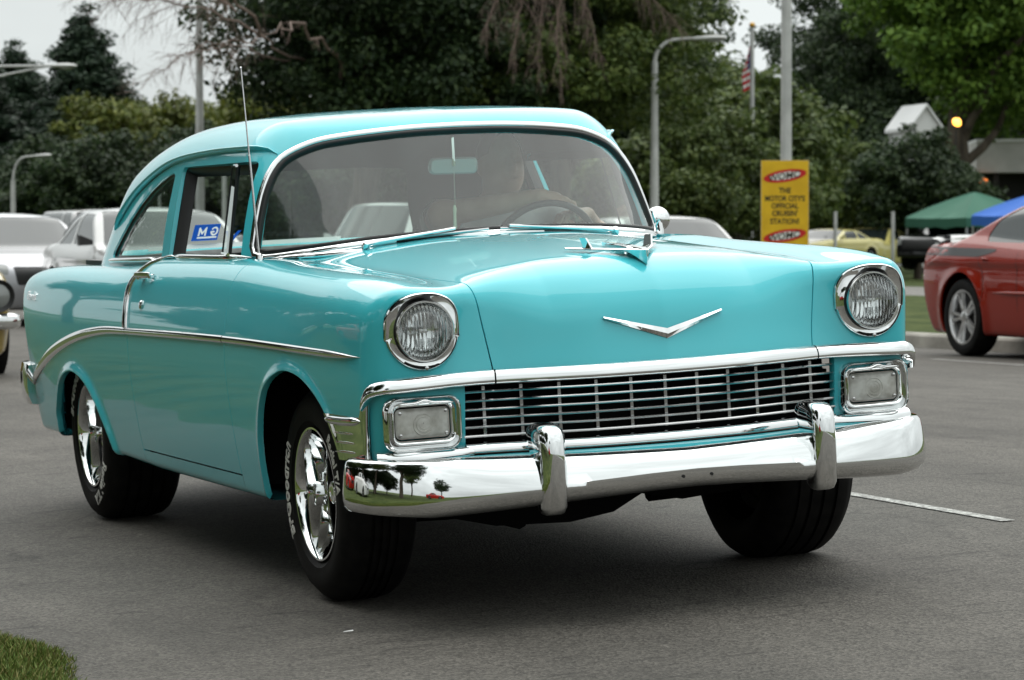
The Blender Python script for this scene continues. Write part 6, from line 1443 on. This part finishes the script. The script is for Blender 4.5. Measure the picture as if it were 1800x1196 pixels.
# double-arm lamp entering at the left edge
x, y, z = gpos(-150, 85); dl = tag(empty('street_lamp', (x, y, z)), 'long double-tube lamp arm reaching in at the upper left edge', 'lamp post', 'poles and lamps'); H = hgt(150, 85)-z
MB().tube([(0, 0, -.3), (0, 0, H+.3)], [.12, .09], 12).build('post', GALV, dl); k = 85/FPX; e = Vector(IMR)*(240*k)+Vector((0, 0, H+(150-117)*k))
MB().tube([(0, 0, H+.25), tuple(Vector((0, 0, H+.25)).lerp(e, .5)+Vector((0, 0, .12))), tuple(e)], .035, 8).build('upper_tube', GALV, dl); MB().tube([(0, 0, H-.25), tuple(Vector((0, 0, H-.25)).lerp(e, .6)), tuple(e)], .03, 8).build('lower_tube', GALV, dl); cobra(dl, e, IMR, 1.05)
for n_, px in enumerate((1468, 1569)): pole('fence_post', ['short grey post under the round trees left of centre', 'short grey post under the round trees by the black car'][n_], px, 82, .05, .05, 372, 'posts by the lot', cat='post')
# yellow sign box on the thick pole
YEL = mat('sign_yellow', (.72, .42, .006), .5); vary(YEL, (.66, .38, .005), (.76, .46, .01), 4, 3); INK = mat('sign_black', (.03, .022, .01), .6); SRED = mat('sign_red', (.55, .012, .012), .5); SWHITE = mat('sign_white', (.72, .70, .68), .6); SGREY = mat('sign_edge', (.62, .60, .58), .6)
D = 45.6; k = D/FPX; W_, H_ = 81*k/.97, 170*k; cxs, cys = at(1379, D); zt = hgt(283, D); ang = R_(-21.408)+R_(-4)
sign = tag(empty('yellow_sign', (cxs, cys, zt-H_), (0, 0, ang)), 'yellow advertising sign box with red oval logo on the thick pole', 'sign')
MB().box((0, 0, H_/2), (W_, .16, H_)).build('sign_box', SGREY, sign, False); MB().box((0, -.084, H_/2), (W_-.008, .006, H_-.006)).build('sign_face', YEL, sign, False)
def stext(txt, size, cz, col, bold=.012, sx=1.0, shear=0, rot=0, y=-.089, dx=0, par=None):
    cr, sr = math.cos(rot), math.sin(rot)
    return text_obj('sign_lettering', txt, size, None, col, sign, bold, .0005, shear, lambda co: Vector((dx+(co.x*sx)*cr-co.y*sr, y-co.z, cz+(co.x*sx)*sr+co.y*cr)))
for txt, py in (('THE', 340), ("MOTOR CITY'S", 354), ('OFFICIAL', 367), ("CRUISIN'", 380), ('STATION!', 394)): stext(txt, 13.0*k, (283+170-py)*k, INK, .030, .80 if 'MOTOR' in txt else .88)
def oval(cz, dx=0):
    rot = R_(9); cr, sr = math.cos(rot), math.sin(rot)
    def el(rx, rz, y): return [(dx+a*rx*cr-b*rz*sr, y, cz+a*rx*sr+b*rz*cr) for a, b in ((math.cos(t), math.sin(t)) for t in np.linspace(0, 2*math.pi, 40, endpoint=False))]
    MB().add(el(38*k, 10.8*k, -.0895), [tuple(range(40))]).build('oval_logo', SRED, sign, False); MB().add(el(27*k, 6.5*k, -.0905), [tuple(range(40))]).build('oval_centre', SWHITE, sign, False)
    stext('WOMC', 16*k, cz-6*k, INK, .02, 1.05, .25, rot, -.0915, dx-2*k)
oval((283+170-310)*k); oval((283+170-415)*k)
# flag
x, y, z = gpos(1321, 84); fp = tag(empty('flag_pole', (x, y, z)), 'flag pole with gold ball left of the thick pole', 'flag pole'); kk = 84/FPX; Hf = hgt(50, 84)-z
MB().tube([(0, 0, -.3), (0, 0, Hf)], [.085, .055], 12).build('pole', GALV, fp); MB().lathe([(0, -.09), (.065, -.06), (.09, 0), (.065, .06), (0, .09)], 14, Matrix.Translation((0, 0, Hf+.06))).build('gold_ball', mat('gold_ball', (.5, .28, .05), .35, metal=.8), fp)
FR = mat('flag_red', (.45, .02, .025), .8); FW = mat('flag_white', (.66, .64, .62), .8); FB = mat('flag_blue', (.03, .045, .15), .8)
flag = tag(empty('hanging_flag', (x, y, z)), 'red and white striped flag with blue canton hanging limp from its pole', 'flag')
zt_, zb_ = hgt(78, 84)-z, hgt(170, 84)-z
def fpt(u, v):     # u across the cloth 0..1, v down 0..1 ; limp folds
    wdt = .10+.20*min(1, v*1.6)*(1-.45*max(0, v-.55)); fold = math.sin(u*11+v*2)*.05*u; sag = .25*u*(1-v*.4)
    p = -Vector(IMR)*(wdt*u**.8*1.0)+Vector((0, 0, zt_+(zb_-zt_)*(v*.86+sag*.5)))+Vector((FWD[0], FWD[1], 0))*fold; return tuple(p)
nu, nv = 12, 13
for st in range(13):
    seg_u = np.linspace(.0, 1, nu+1); ring = [[fpt(u, (st+q)/13) for u in seg_u] for q in (0, .5, 1)]
    can = st < 7
    if can:
        MB().loft([r[:6] for r in ring], False).build('canton', FB, flag); MB().loft([r[5:] for r in ring], False).build('stripe', FR if st % 2 == 0 else FW, flag)
    else: MB().loft(ring, False).build('stripe', FR if st % 2 == 0 else FW, flag)
# building with a flat canopy and a white gable
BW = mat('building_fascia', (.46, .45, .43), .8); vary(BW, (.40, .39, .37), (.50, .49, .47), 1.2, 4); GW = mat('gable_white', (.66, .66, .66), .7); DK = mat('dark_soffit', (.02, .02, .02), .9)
D = 120; k = D/FPX; bx, by = at(1822, D); z0 = hgt(455, D); bld = tag(empty('station_building', (bx, by, z0), (0, 0, R_(-21.4-4))), 'low grey building with a flat canopy at the right edge', 'building')
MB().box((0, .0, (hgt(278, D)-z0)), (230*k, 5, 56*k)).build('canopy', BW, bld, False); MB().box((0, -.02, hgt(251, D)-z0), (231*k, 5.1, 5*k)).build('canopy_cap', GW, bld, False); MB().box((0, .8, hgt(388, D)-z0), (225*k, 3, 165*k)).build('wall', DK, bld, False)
for q in (-80, 60): MB().box((q*k, -2.2, (hgt(306, D)-z0)/2), (8*k, .2, hgt(306, D)-z0)).build('column', DK, bld, False)
LAMPO = mat('sodium_lamp', (1, .5, .1), .3, emit=(1, .42, .06), estr=3.2)
o = MB().lathe([(0, -.14), (.12, -.10), (.16, 0), (.10, .07), (0, .10)], 14, Matrix.Translation((0, -2.65, 0))).build('soffit_lamp', mat('dim_lamp', (1, .3, .06), .3, emit=(1, .22, .04), estr=1.2), bld); o.location = ((1717-1820)*k, 0, hgt(320, D)-z0)
D2 = 107; k2 = D2/FPX; gx, gy_ = at(1626, D2); zb = hgt(470, D2); gab = tag(empty('gabled_building', (gx, gy_, zb), (0, 0, R_(-21.4+14))), 'white gable with pale roof rising behind the round dark tree', 'building')
zr_, ze_ = hgt(188, D2)-zb, hgt(226, D2)-zb; wg = 27*k2
MB().prism([(-wg, 0), (-wg, ze_), (0, zr_-.06), (wg, ze_), (wg, 0)], 0, 2.2, 'y').build('wall', GW, gab, False)
for s_ in (-1, 1): MB().loft([[(s_*(wg+.12), yy, ze_-.12), (0, yy, zr_), (0, yy, zr_+.10), (s_*(wg+.12), yy, ze_-.0)] for yy in (-.12, 2.3)], True, True).build('roof', GW, gab, False)
lx, ly = at(1679, 104); lz = hgt(216, 104); fl_ = tag(empty('flood_lamp', (lx, ly, hgt(470, 104))), 'glowing orange lamp on a thin mast beside the gable', 'lamp'); hh_ = lz-hgt(470, 104)
MB().tube([(0, 0, 0), (0, 0, hh_)], .03, 8).build('mast', BLACKM, fl_); MB().lathe([(0, -.09), (.12, -.07), (.17, 0), (.12, .09), (0, .12)], 14, Matrix.Translation((0, -.05, hh_)) @ Matrix.Rotation(R_(60), 4, 'X')).build('lit_glass', LAMPO, fl_)
# pop-up canopies
def canopy(label, px, D, wpx, apex, eave, col, rz, zg=470):
    k = D/FPX; x, y = at(px, D); z0 = hgt(zg, D); r = tag(empty('pop_up_canopy', (x, y, z0), (0, 0, rz)), label, 'canopy', 'pop-up canopies in the lot'); w = wpx*k/2; za, ze = hgt(apex, D)-z0, hgt(eave, D)-z0
    rings = []
    for t, zz in ((1.0, ze-.28), (1.0, ze), (.96, ze+.06), (.66, ze+(za-ze)*.42), (.33, ze+(za-ze)*.74), (.02, za)):
        rg_ = []
        for a in range(4):
            c0 = np.array([(-1, -1), (1, -1), (1, 1), (-1, 1)][a], float); c1 = np.array([(-1, -1), (1, -1), (1, 1), (-1, 1)][(a+1) % 4], float)
            for u in np.linspace(0, 1, 6, endpoint=False): p = c0*(1-u)+c1*u; rg_.append((p[0]*w*t, p[1]*w*t, zz-(.10*math.sin(u*math.pi)*(1 if .3 < t < .98 else .2)) + (.03*math.sin(u*16) if zz < ze else 0)))
        rings.append(rg_)
    MB().loft(rings).build('fabric_top', col, r, True, 40)
    for a, b in ((-1, -1), (1, -1), (1, 1), (-1, 1)): MB().box((a*w*.97, b*w*.97, ze/2), (.05, .05, ze)).build('leg', GALV, r, False)
    return r
canopy('green pop-up canopy in the lot behind the black car', 1712, 92, 172, 338, 384, mat('canopy_green', (.035, .13, .085), .8), R_(-21.4+30), 475); canopy('blue pop-up canopy behind the orange-red sedan roof', 1812, 88, 150, 342, 380, mat('canopy_blue', (.03, .13, .48), .8), R_(-21.4+25), 475)
